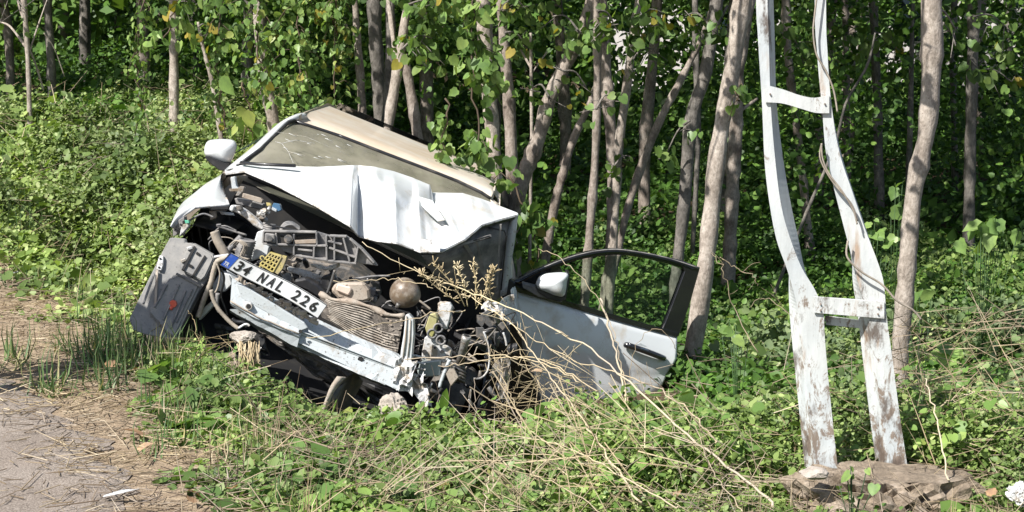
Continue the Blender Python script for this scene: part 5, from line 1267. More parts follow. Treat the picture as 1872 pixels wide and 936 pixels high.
# ---- right corner clutter
slab('headlight_mount', [(803, 556), (822, 552), (827, 560), (822, 584), (816, 603), (806, 600), (800, 580)], 8.05, M_DWHITE, .03, bev=.004)
hb_ = slab('mount_plate', [(776, 618), (784, 610), (794, 622), (806, 628), (818, 632), (826, 640), (822, 656), (812, 664), (790, 660), (770, 658), (772, 640)], 8.02, M_DWHITE, .03, bev=.004)
g = G(); [g.tube([P(x, y, 8.005), P(x, y, 8.02)], r_, 12) for x, y, r_ in ((776, 643, .011), (808, 643, .009), (795, 636, .005), (818, 650, .006))]; g.obj('bolt_hole', M_VOID, hb_)
slab('horn_box', [(768, 662), (806, 658), (804, 688), (768, 690), (762, 680)], 7.98, paint('grey_green_box', (.30, .34, .33), (.2, .2, .18), .5, .7), .06, bev=.006)
for k in range(4): hose('bent_rod', [(748, 652 + k * 12), (760, 650 + k * 12), (778, 656 + k * 10)], 7.92, 4, M_DWHITE)
hose('bent_rod', [(752, 652), (780, 654), (815, 655)], 7.94, 4, M_TAN); hose('strip', [(822, 658), (812, 682), (803, 708)], 7.98, 7, M_BEAM)
hose('bent_rod', [(762, 690), (764, 708), (772, 724), (778, 738)], 7.93, 5, M_DWHITE); hose('bent_rod', [(790, 700), (783, 716), (776, 730)], 7.93, 4, M_DWHITE)
g = G()
for c0 in ((801, 600), (806, 622), (790, 610)):
    n = 14; ring = [P(c0[0] + 8 * math.cos(t * 6.283 / n), c0[1] + 8 * math.sin(t * 6.283 / n), 8.0) for t in range(n + 1)]; g.tube(ring, .005, 6)
g.obj('headlight_ring', M_GPLAST, car)
g = G(); a = P(853, 614, 7.98); b_ = P(841, 662, 8.0); g.tube([a, a.lerp(b_, .15), a.lerp(b_, .2), b_], [.022, .022, .019, .019], 16); tb = g.obj('steel_tube', M_METAL, car)
g = G(); d = (a - b_).normalized(); g.tube([a + d * .001, a + d * .003], .013, 14); g.obj('tube_mouth', M_VOID, tb)
g = G()
for k in range(6):
    c0 = P(836 + k * .5, 664 + k * 6, 8.04); r_ = .034 + .004 * math.sin(k); n = 18; g.tube([c0 + LX * r_ * math.cos(t * 6.283 / n) + Vector((0, r_ * .6 * math.sin(t * 6.283 / n), -r_ * .28 * math.sin(t * 6.283 / n))) for t in range(n + 1)], .007, 6)
g.obj('coil_spring', M_DMETAL, car)
slab('rusty_plate', [(815, 684), (826, 666), (838, 690), (824, 706)], 7.97, M_TAN, .01)
hose('cable', [(884, 606), (892, 628), (895, 652), (892, 676), (884, 688)], 8.0, 3.5, M_DWHITE); hose('cable', [(884, 688), (876, 692), (866, 692)], 8.02, 4, M_GPLAST); hose('cable', [(920, 608), (924, 620), (926, 632)], 8.1, 4, M_DWHITE)
g = G()
for k in range(7):
    c0 = P(929 + k * 2.6, 642 - k * .8, 8.14); n = 12; g.tube([c0 + Vector((0, .014 * math.sin(t * 6.283 / n), .026 * math.cos(t * 6.283 / n))) for t in range(n + 1)], .0042, 5)
g.obj('plug_boot', M_BLACK, car)
slab('torn_bracket', [(894, 688), (900, 668), (911, 655), (917, 672), (914, 692)], 8.12, M_METAL, .01)
crumple('torn_strip', [(914, 654), (933, 658), (930, 735), (914, 732)], 8.1, M_METAL, .05, 9, None, 12)
crumple('torn_wing', [(896, 566), (936, 540, 8.7), (944, 600, 8.75), (938, 592)], 8.5, M_DWHITE, .08, 10, None, 13)
crumple('torn_wing', [(934, 528, 8.85), (942, 524, 8.9), (956, 604, 8.9), (946, 606, 8.8)], 8.8, M_PAINT, .03, 8, None, 15)
crumple('torn_wing', [(880, 556), (905, 548), (912, 566), (890, 576)], 8.4, M_DWHITE, .06, 7, None, 16)
for k in range(95):
    x = rc.uniform(755, 925); y = rc.uniform(560, 745); 
    if 838 < x < 868 and y < 668: continue
    c0 = P(x, y, rc.uniform(8.12, 8.5)); mt = rc.choice([M_BLACK, M_DMETAL, M_BLACK, M_VOID, M_GPLAST, M_DMETAL, M_METAL]); g = G(); s = rc.uniform(.006, .026)
    r_ = rc.random()
    if r_ < .45:
        d = (LX * rc.uniform(-1, 1) + LU * rc.uniform(-1, 1) + Vector((0, rc.uniform(-.6, .6), 0))).normalized(); g.tube([c0 - d * s * 1.8, c0, c0 + d * s * 1.4], [s * .6, s * .65, s * .4], 9)
    elif r_ < .7:
        e = [c0 + Vector((rc.uniform(-.07, .07), rc.uniform(-.02, .02), rc.uniform(-.07, .07))) for _ in range(3)]; g.tube(spline([c0] + e, 5), .0035, 5)
    else: g.prism([c0 + LX * s * rc.uniform(.5, 2) * a_ + LU * s * rc.uniform(.5, 1.6) * b2 for a_, b2 in ((-1, -1), (1, -1), (1.2, .4), (0, 1.3), (-1, .8))], (0, .006, 0))
    g.obj('torn_fitting', mt, car, .0015)
for k in range(26):    # thin cables right across the bay
    x = rc.choice([rc.uniform(380, 500), rc.uniform(640, 900)]); y = rc.uniform(400, 470) + (x - 380) * .38; c0 = P(x, y, rc.uniform(8.3, 8.6)); g = G()
    g.tube(spline([c0, c0 + Vector((rc.uniform(-.1, .1), 0, rc.uniform(-.08, .03))), c0 + Vector((rc.uniform(-.18, .18), .03, rc.uniform(-.12, .04)))], 6), rc.choice([.003, .004, .006]), 6); g.obj('cable', rc.choice([M_BLACK, M_GPLAST, M_HOSE]), car)

# ---- mirrors
def blob(name, outline, Yf, depth, mat, parent, n=7, back_scale=.75):
    """rounded shell: outline (px,py) puffed towards the camera and closed at the back"""
    pts = resample(spline(pp(outline + [outline[0]], Yf), 5), 41)[:-1]; c = sum(pts, Vector()) / len(pts); m = len(pts); g = G(); rings = []
    for k in range(n + 1):
        th = (k / n) * math.pi / 2; rings.append([c + (p - c) * math.cos(th) + Vector((0, -depth * math.sin(th), 0)) for p in pts])
    bk = [c + (p - c) * back_scale + Vector((0, depth * .6, 0)) for p in pts]
    rr = [bk] + rings; v = [p for r_ in rr for p in r_]; f = []
    for i in range(len(rr) - 1):
        for j in range(m): f.append((i * m + j, i * m + (j + 1) % m, (i + 1) * m + (j + 1) % m, (i + 1) * m + j))
    g.add(v, f, True); g.f.append(tuple(range(m))[::-1]); g.sm.append(False); return g.obj(name, mat, parent)
mir = blob('mirror', [(374, 268), (381, 257), (404, 254), (426, 256), (433, 265), (430, 279), (420, 298), (405, 297), (386, 290), (374, 282)], 9.35, .07, M_PAINT, car)
g = G(); g.prism(pp([(374, 284), (390, 291), (410, 299), (420, 300), (416, 311), (404, 313), (389, 303), (376, 292)], 9.27), (0, .10, 0)); g.obj('mirror_base', M_BLACK, mir, .006, 2)

# ---- open door at the right
def Yd(px): return 9.10 + (px - 940) / 335. * .40
def dp(px, py, off=0.0): return P(px, py, Yd(px) + off)
door_n = Vector((.36, -.90, .12)).normalized()
door = empty('door', dp(950, 600) - car.location); door.parent = car
DT = -door_n * .05
# outer skin as a gently curved grid
tl = [(939, 531), (990, 545), (1027, 556), (1098, 577), (1160, 595), (1210, 608), (1238, 616)]
ml = [(950, 594), (995, 606), (1032, 616), (1098, 633), (1156, 647), (1200, 655), (1232, 655)]
ll = [(960, 640), (1002, 652), (1038, 660), (1100, 678), (1152, 688), (1190, 692), (1216, 682)]
bl = [(994, 748), (1020, 754), (1046, 757), (1100, 758), (1140, 752), (1172, 742), (1199, 726)]
R0 = [spline([dp(*p) for p in r_], 5) for r_ in (tl, ml, ll, bl)]
rows = []
for k in range(13):
    t = k / 12 * 3; i = min(int(t), 2); f = t - i
    rows.append([a.lerp(b_, f) + door_n * (.035 * math.sin(math.pi * k / 12) - (.008 if 6 < k < 9 else 0)) for a, b_ in zip(R0[i], R0[i + 1])])
g = G(); g.grid(rows, DT); skin = g.obj('door_skin', M_PAINT, door)
of = [(937, 513), (952, 507), (982, 491), (1012, 479), (1064, 462), (1117, 454), (1162, 458), (1218, 469), (1252, 478), (1280, 489)]
inf = [(954, 521), (975, 507), (1000, 495), (1023, 487), (1068, 473), (1124, 466), (1170, 470), (1214, 480), (1244, 489), (1258, 497)]
g = G(); g.grid([spline([dp(*p) for p in of], 4), spline([dp(*p, -.012) for p in [((a[0] + b_[0]) / 2, (a[1] + b_[1]) / 2) for a, b_ in zip(of, inf)]], 4), spline([dp(*p) for p in inf], 4)], -door_n * .045)
g.prism([dp(*p, -.008) for p in [(1247, 484), (1280, 489), (1262, 553), (1241, 615), (1210, 606), (1228, 560), (1252, 496)]], -door_n * .04)
g.prism([dp(*p, -.010) for p in [(940, 521), (1000, 540), (1060, 557), (1210, 600), (1240, 608), (1239, 617), (1208, 609), (1098, 578), (1027, 557), (939, 532)]], -door_n * .045)
g.prism([dp(*p, -.006) for p in [(940, 514), (975, 500), (1023, 484), (1030, 500), (1036, 552), (1000, 543), (941, 526)]], -door_n * .03)
g.obj('window_frame', M_GLOSSB, door, .002)
g = G(); g.prism([dp(*p, .012) for p in [(1020, 488), (1068, 474), (1124, 467), (1180, 473), (1254, 492), (1230, 556), (1212, 602), (1100, 572), (1034, 552), (1026, 510)]], -door_n * .004); g.obj('window_glass', M_GLASS, door)
g = G(); g.tube([dp(1259, 492, -.0), dp(1234, 552, -.0), dp(1212, 600, -.0)], .005, 5); g.obj('glass_channel', M_GPLAST, door)
g = G(); g.tube(spline([dp(*p, -.018) for p in [(952, 508), (1012, 481), (1064, 464), (1117, 456), (1162, 460), (1218, 471), (1278, 490)]], 4), .0035, 5); g.obj('frame_seal', M_GPLAST, door)
# handle: recess shadow cup and raised bar
g = G(); c0 = [(1160, 630), (1170, 626), (1182, 632), (1190, 640), (1184, 648), (1172, 645), (1162, 638)]; g.prism([dp(*p, -.024) for p in c0], door_n * -.01); g.obj('handle_cup', M_BEAM, door, .003)
g = G(); g.tube(spline([dp(1144, 631, -.040), dp(1150, 632, -.062), dp(1180, 642, -.070), dp(1206, 652, -.064), dp(1215, 656, -.04)], 4), [.010] + [.0165] * (len(spline([Vector()] * 5, 4)) - 2) + [.010], 10); hdl = g.obj('handle', M_GLOSSB, door)
g = G(); g.tube(spline([dp(1150, 629, -.070), dp(1180, 639, -.080), dp(1206, 648, -.070)], 4), .0045, 6); g.obj('handle_strip', M_CHROME, hdl)
mr = blob('mirror', [(979, 519), (986, 505), (1004, 499), (1037, 499), (1037, 515), (1032, 540), (1018, 541), (1000, 534), (984, 527)], 8.98, .06, M_PAINT, door)
g = G(); g.prism(pp([(1034, 497), (1041, 500), (1041, 515), (1034, 548), (1024, 552), (1000, 545), (984, 535), (978, 524), (1000, 534), (1018, 541), (1031, 542), (1036, 515)], 8.99), (0, .10, 0)); g.obj('mirror_housing', M_BLACK, mr, .004)
g = G(); g.prism(pp([(954, 517), (980, 524), (1002, 536), (1030, 546), (1026, 554), (985, 543), (955, 526)], 9.02), (0, .06, 0)); g.obj('mirror_arm', M_GPLAST, mr, .005)
# ------------------------------------------------------------------ bent utility pole
m, nt, b = newmat('flaking_pole_paint')
n1 = noise(nt, 7, 6, .7, stretch=(1, 1, .45)); n2 = noise(nt, 24, 7, .8, stretch=(1, 1, .45), dist=.6); n3 = noise(nt, 3.0, 3, .6)
tc = N(nt, 'ShaderNodeTexCoord'); sx = N(nt, 'ShaderNodeSeparateXYZ'); nt.links.new(tc.outputs['Object'], sx.inputs[0])
hz = N(nt, 'ShaderNodeMapRange'); nt.links.new(sx.outputs[2], hz.inputs[0]); hz.inputs[1].default_value = .75; hz.inputs[2].default_value = -.1; hz.inputs[3].default_value = 0; hz.inputs[4].default_value = .12
ad = N(nt, 'ShaderNodeMath', operation='ADD'); nt.links.new(n2, ad.inputs[0]); nt.links.new(hz.outputs[0], ad.inputs[1])
c = mix(nt, ramp(nt, n3, [(.4, (0, 0, 0)), (.6, (1, 1, 1))]), (.47, .505, .515), (.55, .565, .555))
c = mix(nt, ramp(nt, ad.outputs[0], [(.59, (0, 0, 0)), (.66, (1, 1, 1))]), c, (.22, .175, .14))
ad2 = N(nt, 'ShaderNodeMath', operation='ADD'); nt.links.new(n1, ad2.inputs[0]); nt.links.new(hz.outputs[0], ad2.inputs[1])
c = mix(nt, ramp(nt, ad2.outputs[0], [(.62, (0, 0, 0)), (.70, (.9, .9, .9))]), c, (.10, .075, .06))
n4 = noise(nt, 11, 4, .65, stretch=(1, 1, .22)); c = mix(nt, ramp(nt, n4, [(.60, (0, 0, 0)), (.72, (.75, .75, .75))]), c, (.36, .22, .12))
c = mix(nt, .35, c, ramp(nt, noise(nt, 25, 5, .7, stretch=(1, 1, .15)), [(.35, (.5, .5, .5)), (.6, (1, 1, 1))]), 'MULTIPLY')
nt.links.new(c, b.inputs['Base Color']); b.inputs['Roughness'].default_value = .6; bump(nt, b, n2, .35, .006)
M_POLE = m
m, nt, b = newmat('rusty_steel'); n1 = noise(nt, 20, 5, .7); nt.links.new(ramp(nt, n1, [(.35, (.10, .075, .06)), (.65, (.20, .15, .12))]), b.inputs['Base Color']); b.inputs['Roughness'].default_value = .8; M_RUST = m
pole = empty('lattice_pole', (1.25, 6.5, -.2), 'bent white steel lattice pole standing on a broken concrete base', 'utility pole')
YP = 6.45
def leg(secs, nm='leg'):
    """secs: (py, left px, right px of the web, px shift of the flanges' far edge)"""
    ctrl = [Vector((a, b_, c_)) for a, b_, c_ in [(s[1], s[2], s[3]) for s in secs]]
    g = G(); Ls = []; 
    sp_ = spline([Vector((s[0], s[1], s[2], s[3])) for s in secs], 6)
    rings = []
    for s in sp_:
        py, l, r_, sh = s; Yw = YP
        wl_ = P(l, py, Yw); wr = P(r_, py, Yw); dz = Vector((sh * Yw / FPX, .055, 0)); th = .006
        ax = (wr - wl_).normalized()
        rings.append([wl_, wr, wr + dz, wr + dz - ax * th, wr + Vector((0, th, 0)) - ax * th + dz * .05, wl_ + Vector((0, th, 0)) + ax * th + dz * .05, wl_ + dz + ax * th, wl_ + dz])
    n = 8; v = [p for r2 in rings for p in r2]; f = []
    for i in range(len(rings) - 1):
        for k in range(n): f.append((i * n + k, i * n + (k + 1) % n, (i + 1) * n + (k + 1) % n, (i + 1) * n + k))
    f.append(tuple(range(n))[::-1]); f.append(tuple((len(rings) - 1) * n + k for k in range(n))); g.add(v, f)
    return g.obj(nm, M_POLE, pole)
leg([(-1500, 1352, 1376, 14), (-700, 1366, 1388, 14), (-40, 1381, 1402, 15), (60, 1385, 1405, 15), (190, 1393, 1409, 15), (300, 1398, 1418, 19), (380, 1408, 1429, 22), (440, 1420, 1446, 18), (490, 1438, 1466, 8), (530, 1450, 1490, -4), (570, 1460, 1505, -13), (620, 1466, 1508, -15), (720, 1476, 1517, -15), (860, 1490, 1532, -15)])
leg([(-1500, 1492, 1514, 5), (-700, 1491, 1513, 5), (-40, 1489, 1510, 5), (100, 1494, 1513, 5), (200, 1503, 1521, 5), (280, 1510, 1535, 7), (350, 1526, 1558, 6), (420, 1544, 1582, 6), (480, 1560, 1605, 2), (520, 1570, 1616, -6), (580, 1588, 1621, -15), (660, 1600, 1632, -18), (760, 1612, 1645, -18), (860, 1625, 1660, -18)])
def batten(a, b_, c_, d_, off, nm='batten', mt=None):
    g = G(); g.prism([P(*p, YP + off) for p in (a, b_, c_, d_)], (0, .007, 0)); return g.obj(nm, mt or M_POLE, pole, .001)
g = G(); tp = [(1399, 155), (1430, 163), (1462, 174), (1490, 179), (1516, 173)]; bt_ = [(1399, 187), (1430, 189), (1462, 198), (1490, 206), (1516, 207)]
g.grid([spline([P(*p, YP - .012) for p in tp], 4), spline([P(*p, YP - .012) for p in bt_], 4)], Vector((0, .007, 0)), sm=False); g.obj('batten', M_POLE, pole)
batten((1488, 542), (1617, 551), (1617, 583), (1488, 572), -.012); batten((1508, 577), (1592, 588), (1592, 602), (1510, 594), .052)
for k, y in enumerate((-420, -900, -1350)): batten((1368 - k * 8, y), (1512, y + 8), (1512, y + 40), (1368 - k * 8, y + 32), -.012)
g = G()
for (x, y) in ((1408, 172), (1508, 190), (1500, 556), (1500, 567), (1605, 562), (1605, 574)): g.tube([P(x, y, YP - .018), P(x, y, YP - .010)], .0035, 8)
g.obj('bolt', M_RUST, pole)
cb = empty('cable', P(1530, 400, YP), 'thin brown cable winding down the right leg of the metal pole', 'cable')
g = G(); g.tube(spline(pp([(1500, -60), (1489, 30), (1487, 62), (1493, 100), (1510, 130), (1524, 165), (1531, 205)], YP - .03), 6), .0035, 6)
g.tube(spline(pp([(1502, 262), (1504, 290), (1516, 318), (1540, 350), (1560, 385), (1567, 410)], YP - .035), 6), .0032, 6)
g.tube(spline(pp([(1502, 262), (1500, 292), (1524, 335), (1556, 372), (1568, 404)], YP - .030), 6), .0032, 6)
g.tube(spline(pp([(1550, 440), (1549, 470), (1575, 497), (1612, 520), (1640, 550), (1668, 566), (1684, 584)], YP - .03), 6), .004, 6)
g.obj('strand', M_HOSE, cb)

# ------------------------------------------------------------------ rocks and broken pieces
m, nt, b = newmat('broken_concrete'); n1 = noise(nt, 8, 7, .7); n2 = noise(nt, 50, 5, .7)
c = ramp(nt, n1, [(.3, (.09, .07, .05)), (.5, (.24, .19, .14)), (.7, (.38, .32, .26))]); nt.links.new(mix(nt, .6, c, ramp(nt, n2, [(.3, (.4, .38, .35)), (.6, (1.1, 1.1, 1.1))]), 'MULTIPLY'), b.inputs['Base Color'])
b.inputs['Roughness'].default_value = .95; bump(nt, b, n2, .9, .015); M_CONC = m
m, nt, b = newmat('pale_stone'); n1 = noise(nt, 14, 6, .7); nt.links.new(ramp(nt, n1, [(.3, (.22, .19, .16)), (.7, (.44, .39, .34))]), b.inputs['Base Color']); b.inputs['Roughness'].default_value = .95; bump(nt, b, n1, .8, .02); M_STONE = m
def rock(name, c, s, mat, seed, label, cat='stone', amp=.35, sub=4, flat=None, rot=0, group=None):
    bm = bmesh.new(); bmesh.ops.create_icosphere(bm, subdivisions=sub, radius=1)
    rs = np.random.default_rng(seed); cuts = [(Vector(rs.normal(size=3)).normalized(), rs.uniform(.62, .9)) for _ in range(11)]
    for v in bm.verts:
        p = v.co.copy()
        for n_, d in cuts:
            k = p.dot(n_)
            if k > d: p -= n_ * (k - d) * .92
        q = p * 2.2; k = float(fbm(q.x + seed, q.y + q.z * .7, seed, 4)) - .45
        k2 = float(fbm(q.x * 3 + q.z * 2, q.y * 3 - q.z, seed + 4, 3)) - .45
        k3 = abs(float(fbm(q.x * 4 + q.z * 2.5, q.y * 3 - q.z * 1.5, seed + 8, 3)) - .45)
        p *= 1 + amp * k + amp * .35 * k2 - amp * .9 * k3 - (amp > .55) * .16 * (k3 > .14)
        v.co = Vector((p.x * s[0], p.y * s[1], p.z * s[2]))
        if flat is not None: v.co.z = min(v.co.z, flat + k2 * .03)
    me = bpy.data.meshes.new(name); bm.to_mesh(me); bm.free(); me.materials.append(mat)
    o = bpy.data.objects.new(name, me); COL.objects.link(o); o.location = c; o.rotation_euler = (0, 0, rot); tag(o, label, cat, group); return o
rock('concrete_footing', P(1604, 950, 6.36), (.41, .30, .27), M_CONC, 5, 'broken lumpy concrete footing under the bent metal pole', 'footing', .60, 5, .19)
rock('stone', P(1487, 866, 6.18), (.058, .05, .026), M_STONE, 7, 'flat pale stone lying on the concrete footing', amp=.25)
rock('stone', P(718, 750, 7.55), (.075, .07, .075), M_STONE, 8, 'pale jagged rock under the right end of the bumper beam', amp=.45)
0 and rock('stone', P(672, 765, 7.5), (.06, .05, .035), M_CONC, 9, 'dark small rock left of the pale jagged one', amp=.4)
0 and rock('stone', P(595, 760, 7.45), (.045, .04, .025), M_CONC, 19, 'small brown rock by the curved plastic shard', amp=.4)
rock('stone', P(444, 618, 7.68), (.062, .05, .036), M_STONE, 10, 'grey stone on top of the straw clump under the beam', amp=.35)
rock('plastic_bag', P(1866, 905, 6.1), (.05, .045, .05), M_DWHITE, 14, 'crumpled white plastic bag at the lower right', 'bag', .6)
0 and rock('stone', P(1330, 745, 7.9), (.04, .03, .02), M_STONE, 15, 'small pale stone on the slope behind the leaning trunk', amp=.3)
rock('mortar_lump', P(815, 560, 8.28), (.05, .04, .03), M_TAN, 16, 'tan lump lodged in the crushed engine bay', 'debris', amp=.4)
# curved shard of plastic
g = G(); a = pp([(616, 688, 7.75), (604, 706, 7.7), (596, 726, 7.66), (588, 748, 7.64), (584, 764, 7.64)]); b_ = pp([(632, 690, 7.78), (618, 706, 7.74), (606, 726, 7.7), (600, 744, 7.68), (594, 760, 7.68)])
c2 = pp([(664, 696, 8.0), (656, 712, 7.98), (646, 730, 7.96), (640, 748, 7.96), (632, 765, 7.95)])
g.grid([spline(a, 4), spline(b_, 4)], Vector((0, .006, 0))); sh = g.obj('plastic_shard', M_TAN, None); tag(sh, 'tan curved plastic shard standing under the bumper beam', 'debris')
g = G(); g.grid([spline(b_, 4), spline([(x + y) / 2 + Vector((0, .05, .02)) for x, y in zip(b_, c2)], 4), spline(c2, 4)], Vector((0, .006, -.003))); g.obj('inner_face', M_DMETAL, sh)
# weathered boards under the nose
m, nt, b = newmat('weathered_wood'); n1 = noise(nt, 16, 5, .6, stretch=(1, 1, 1)); nt.links.new(ramp(nt, n1, [(.3, (.13, .10, .08)), (.7, (.28, .225, .18))]), b.inputs['Base Color']); b.inputs['Roughness'].default_value = .9; bump(nt, b, n1, .6, .01); M_OLDWOOD = m
pal = empty('wooden_pallet', P(405, 690, 7.5), 'small weathered board panel lying under the car nose', 'board')
for k in range(3):
    g = G(); g.prism(pp([(380 + k * 5, 664 + k * 13, 7.62 - k * .07), (428 + k * 3, 640 + k * 13, 7.70 - k * .07), (432 + k * 3, 650 + k * 13, 7.64 - k * .07), (384 + k * 5, 675 + k * 13, 7.56 - k * .07)]), (.004, .01, -.015)); g.obj('board', M_OLDWOOD, pal, .002)
# clump of straw stalks holding the stone
st = empty('straw_clump', P(452, 720, 7.55), 'upright clump of yellow cut straw below the bumper beam', 'straw')
for k in range(44):
    a = P(rc.uniform(432, 474), rc.uniform(622, 640), rc.uniform(7.52, 7.62)); b_ = P(rc.uniform(440, 476), rc.uniform(690, 730), rc.uniform(7.48, 7.58))
    g = G(); g.tube([a, (a + b_) / 2 + Vector((rc.gauss(0, .008), 0, 0)), b_], rc.uniform(.0018, .003), 4); me = g.mesh('stalk', M_STRAW); at = me.attributes.new('rnd', 'FLOAT', 'POINT'); at.data.foreach_set('value', np.full(len(me.vertices), rc.uniform(.35, 1), dtype=np.float32)); link('stalk', me, st)

# ------------------------------------------------------------------ dry stalks across the wreck
def rndattr(me, v):
    at = me.attributes.new('rnd', 'FLOAT', 'POINT'); at.data.foreach_set('value', np.full(len(me.vertices), v, dtype=np.float32))
def stalk(pts, w0, w1, label, side=0, tone=.9, fuzz=0, Y=None):
    q = spline([Vector(p) for p in pp(pts, Y)], 7); n = len(q); Ym = sum(p.y for p in q) / n
    rr = [(w0 + (w1 - w0) * i / (n - 1)) * .25 * Ym / FPX for i in range(n)]
    q = [p + Vector((rc.gauss(0, .0045), rc.gauss(0, .005), rc.gauss(0, .0045))) for p in q]
    root = empty('dry_stalk', q[0], label, 'dry stalk', 'dry stalks before the open door')
    g = G(); g.tube(q, rr, 6); me = g.mesh('stem', M_STRAW); rndattr(me, tone); link('stem', me, root)
    for k in range(int(side * .7)):
        i = rc.randrange(n // 6, n - 1); d = (q[i + 1] - q[i - 1]).normalized(); s = Vector((rc.uniform(-1, 1), rc.uniform(-.5, .5), rc.uniform(-.5, 1))).normalized()
        ln = rc.uniform(.04, .16); e = q[i] + (d * .6 + s * .8) * ln; mdd = (q[i] + e) / 2 + Vector((0, 0, rc.uniform(-.01, .02)))
        g = G(); g.tube(spline([q[i], mdd, e], 4), [rr[i] * .5] * 8 + [rr[i] * .25], 4)
        for j in range(fuzz):
            a = q[i].lerp(e, rc.uniform(.3, 1)) ; e2 = a + Vector((rc.gauss(0, .02), rc.gauss(0, .02), rc.gauss(.012, .02))); g.tube([a, e2], .0012, 3)
        me = g.mesh('twig', M_STRAW); rndattr(me, min(1, tone + rc.uniform(-.2, .1))); link('twig', me, root)
    return root
stalk([(1420, 925, 5.6), (1330, 850, 5.9), (1200, 745, 6.4), (1080, 640, 6.9), (960, 575, 7.3), (850, 530, 7.5), (760, 495, 7.55), (660, 445, 7.6)], 9, 3, 'longest dry stalk arching from lower right across the engine bay', 14, .95, 2)
stalk([(1170, 920, 5.7), (1120, 850, 5.95), (1060, 760, 6.4), (1000, 680, 6.9), (940, 600, 7.3), (860, 545, 7.5), (800, 520, 7.6)], 8, 3, 'pale stalk ending in a bushy dry seed head before the engine', 12, .9, 3)
stalk([(1310, 810, 6.3), (1275, 765, 6.5), (1210, 715, 6.8), (1120, 680, 7.2), (1040, 655, 7.4), (960, 610, 7.6), (900, 560, 7.7)], 7, 3, 'stalk arching over the lower part of the open door', 12, .85, 1)
stalk([(1146, 740, 7.9), (1134, 680, 8.0), (1118, 615, 8.1), (1099, 546, 8.2)], 7, 8, 'short thick snapped reed standing upright before the door', 0, .95)
stalk([(1152, 745, 7.7), (1140, 690, 7.9), (1128, 630, 8.0), (1112, 585, 8.1), (1075, 520, 8.2), (1020, 470, 8.3), (985, 455, 8.4)], 4, 2.5, 'thin bent reed rising across the door window', 2, .75)
stalk([(560, 618, 7.5), (640, 603, 7.5), (740, 585, 7.6), (800, 570, 7.6), (850, 568, 7.6)], 3, 4, 'thin stem lying across the radiator and white upright', 2, .8)
stalk([(740, 655, 7.6), (830, 652, 7.5), (900, 648, 7.3), (980, 660, 7.1), (1060, 700, 6.9)], 4, 5, 'level thin stem crossing in front of the steel tube', 4, .85, 1)
stalk([(800, 670, 7.5), (860, 664, 7.4), (930, 652, 7.3), (1010, 665, 7.1), (1090, 715, 6.9)], 4, 5, 'second level stem just below the steel tube', 3, .8, 1)
stalk([(610, 516, 7.9), (680, 512, 7.9), (730, 512, 7.9), (790, 525, 7.8)], 3, 3, 'thin stem crossing above the brown globe', 2, .85)
stalk([(900, 880, 5.8), (885, 820, 6.0), (870, 760, 6.5), (868, 690, 7.0)], 4, 3, 'thin upright stem beneath the bonnet right corner', 2, .7)
stalk([(760, 905, 5.7), (860, 860, 5.8), (960, 830, 5.9), (1080, 850, 5.9), (1200, 900, 5.8)], 6, 3, 'fallen stalk arching low across the front weeds', 8, .85, 1)
stalk([(1240, 930, 5.5), (1150, 880, 5.7), (1060, 830, 5.9), (960, 800, 6.1), (860, 790, 6.2)], 6, 3, 'fallen stalk slanting through the front weeds', 10, .9, 1)
stalk([(1100, 935, 5.5), (1010, 880, 5.7), (930, 850, 5.9), (850, 840, 6.0)], 4, 3, 'thin pale stalk low in the front weeds', 8, .8, 1)
stalk([(1360, 935, 5.5), (1310, 870, 5.8), (1280, 800, 6.1), (1240, 740, 6.5)], 5, 3, 'stalk climbing toward the leaning trunk foot', 6, .8, 1)
stalk([(1690, 690, 6.5), (1705, 740, 6.4), (1720, 800, 6.3), (1736, 880, 6.2)], 5, 7, 'straight yellow stalk leaning right of the metal pole', 1, .95)
stalk([(1690, 760, 6.7), (1740, 730, 6.8), (1800, 715, 6.8), (1880, 720, 6.8)], 7, 4, 'curving straw coloured branch at the right edge', 4, .9)
stalk([(1684, 600, 7.0), (1680, 650, 6.9), (1700, 720, 6.7)], 3, 4, 'thin stem between the metal pole and the branch', 2, .6)
stalk([(1315, 470, 7.6), (1345, 490, 7.6), (1375, 505, 7.6), (1385, 520, 7.6)], 4, 2, 'dry twig left of the metal pole at door height', 3, .6)
stalk([(1385, 640, 7.4), (1340, 560, 7.5), (1320, 490, 7.5), (1300, 465, 7.6)], 4, 2, 'dry stem reaching up beside the leaning trunk', 3, .6)
stalk([(1500, 640, 7.2), (1450, 580, 7.3), (1400, 545, 7.4), (1370, 560, 7.4)], 3, 2, 'dry bramble stem behind the left pole leg', 3, .55)
stalk([(1240, 640, 7.8), (1200, 600, 7.8), (1160, 640, 7.8), (1150, 700, 7.7)], 2.5, 2, 'curled hair thin stem over the door handle', 2, .5)
stalk([(690, 935, 5.5), (712, 905, 5.6), (730, 870, 5.8), (740, 840, 6)], 4, 2, 'thin stem in the lower middle weeds', 3, .8)
stalk([(885, 935, 5.5), (890, 905, 5.6), (893, 870, 5.7)], 5, 4, 'cut straw stub at the bottom edge', 0, .9)
stalk([(960, 790, 6.7), (940, 740, 6.9), (920, 690, 7.2), (900, 640, 7.5)], 4, 2, 'branching dry weed before the right wheel well', 12, .8, 2)
stalk([(1080, 800, 6.7), (1020, 750, 6.9), (980, 700, 7.1), (950, 640, 7.4)], 4, 2, 'branching dry weed before the door hinge', 14, .8, 2)
stalk([(1130, 800, 6.7), (1060, 740, 6.9), (1000, 730, 7.1), (900, 745, 7.4)], 4, 2, 'low straggling dry weed under the open door', 12, .75, 2)
stalk([(330, 700, 7.0), (362, 640, 7.4), (356, 590, 7.6), (345, 570, 7.6)], 3, 2, 'thin brown stem before the torn liner', 3, .5)
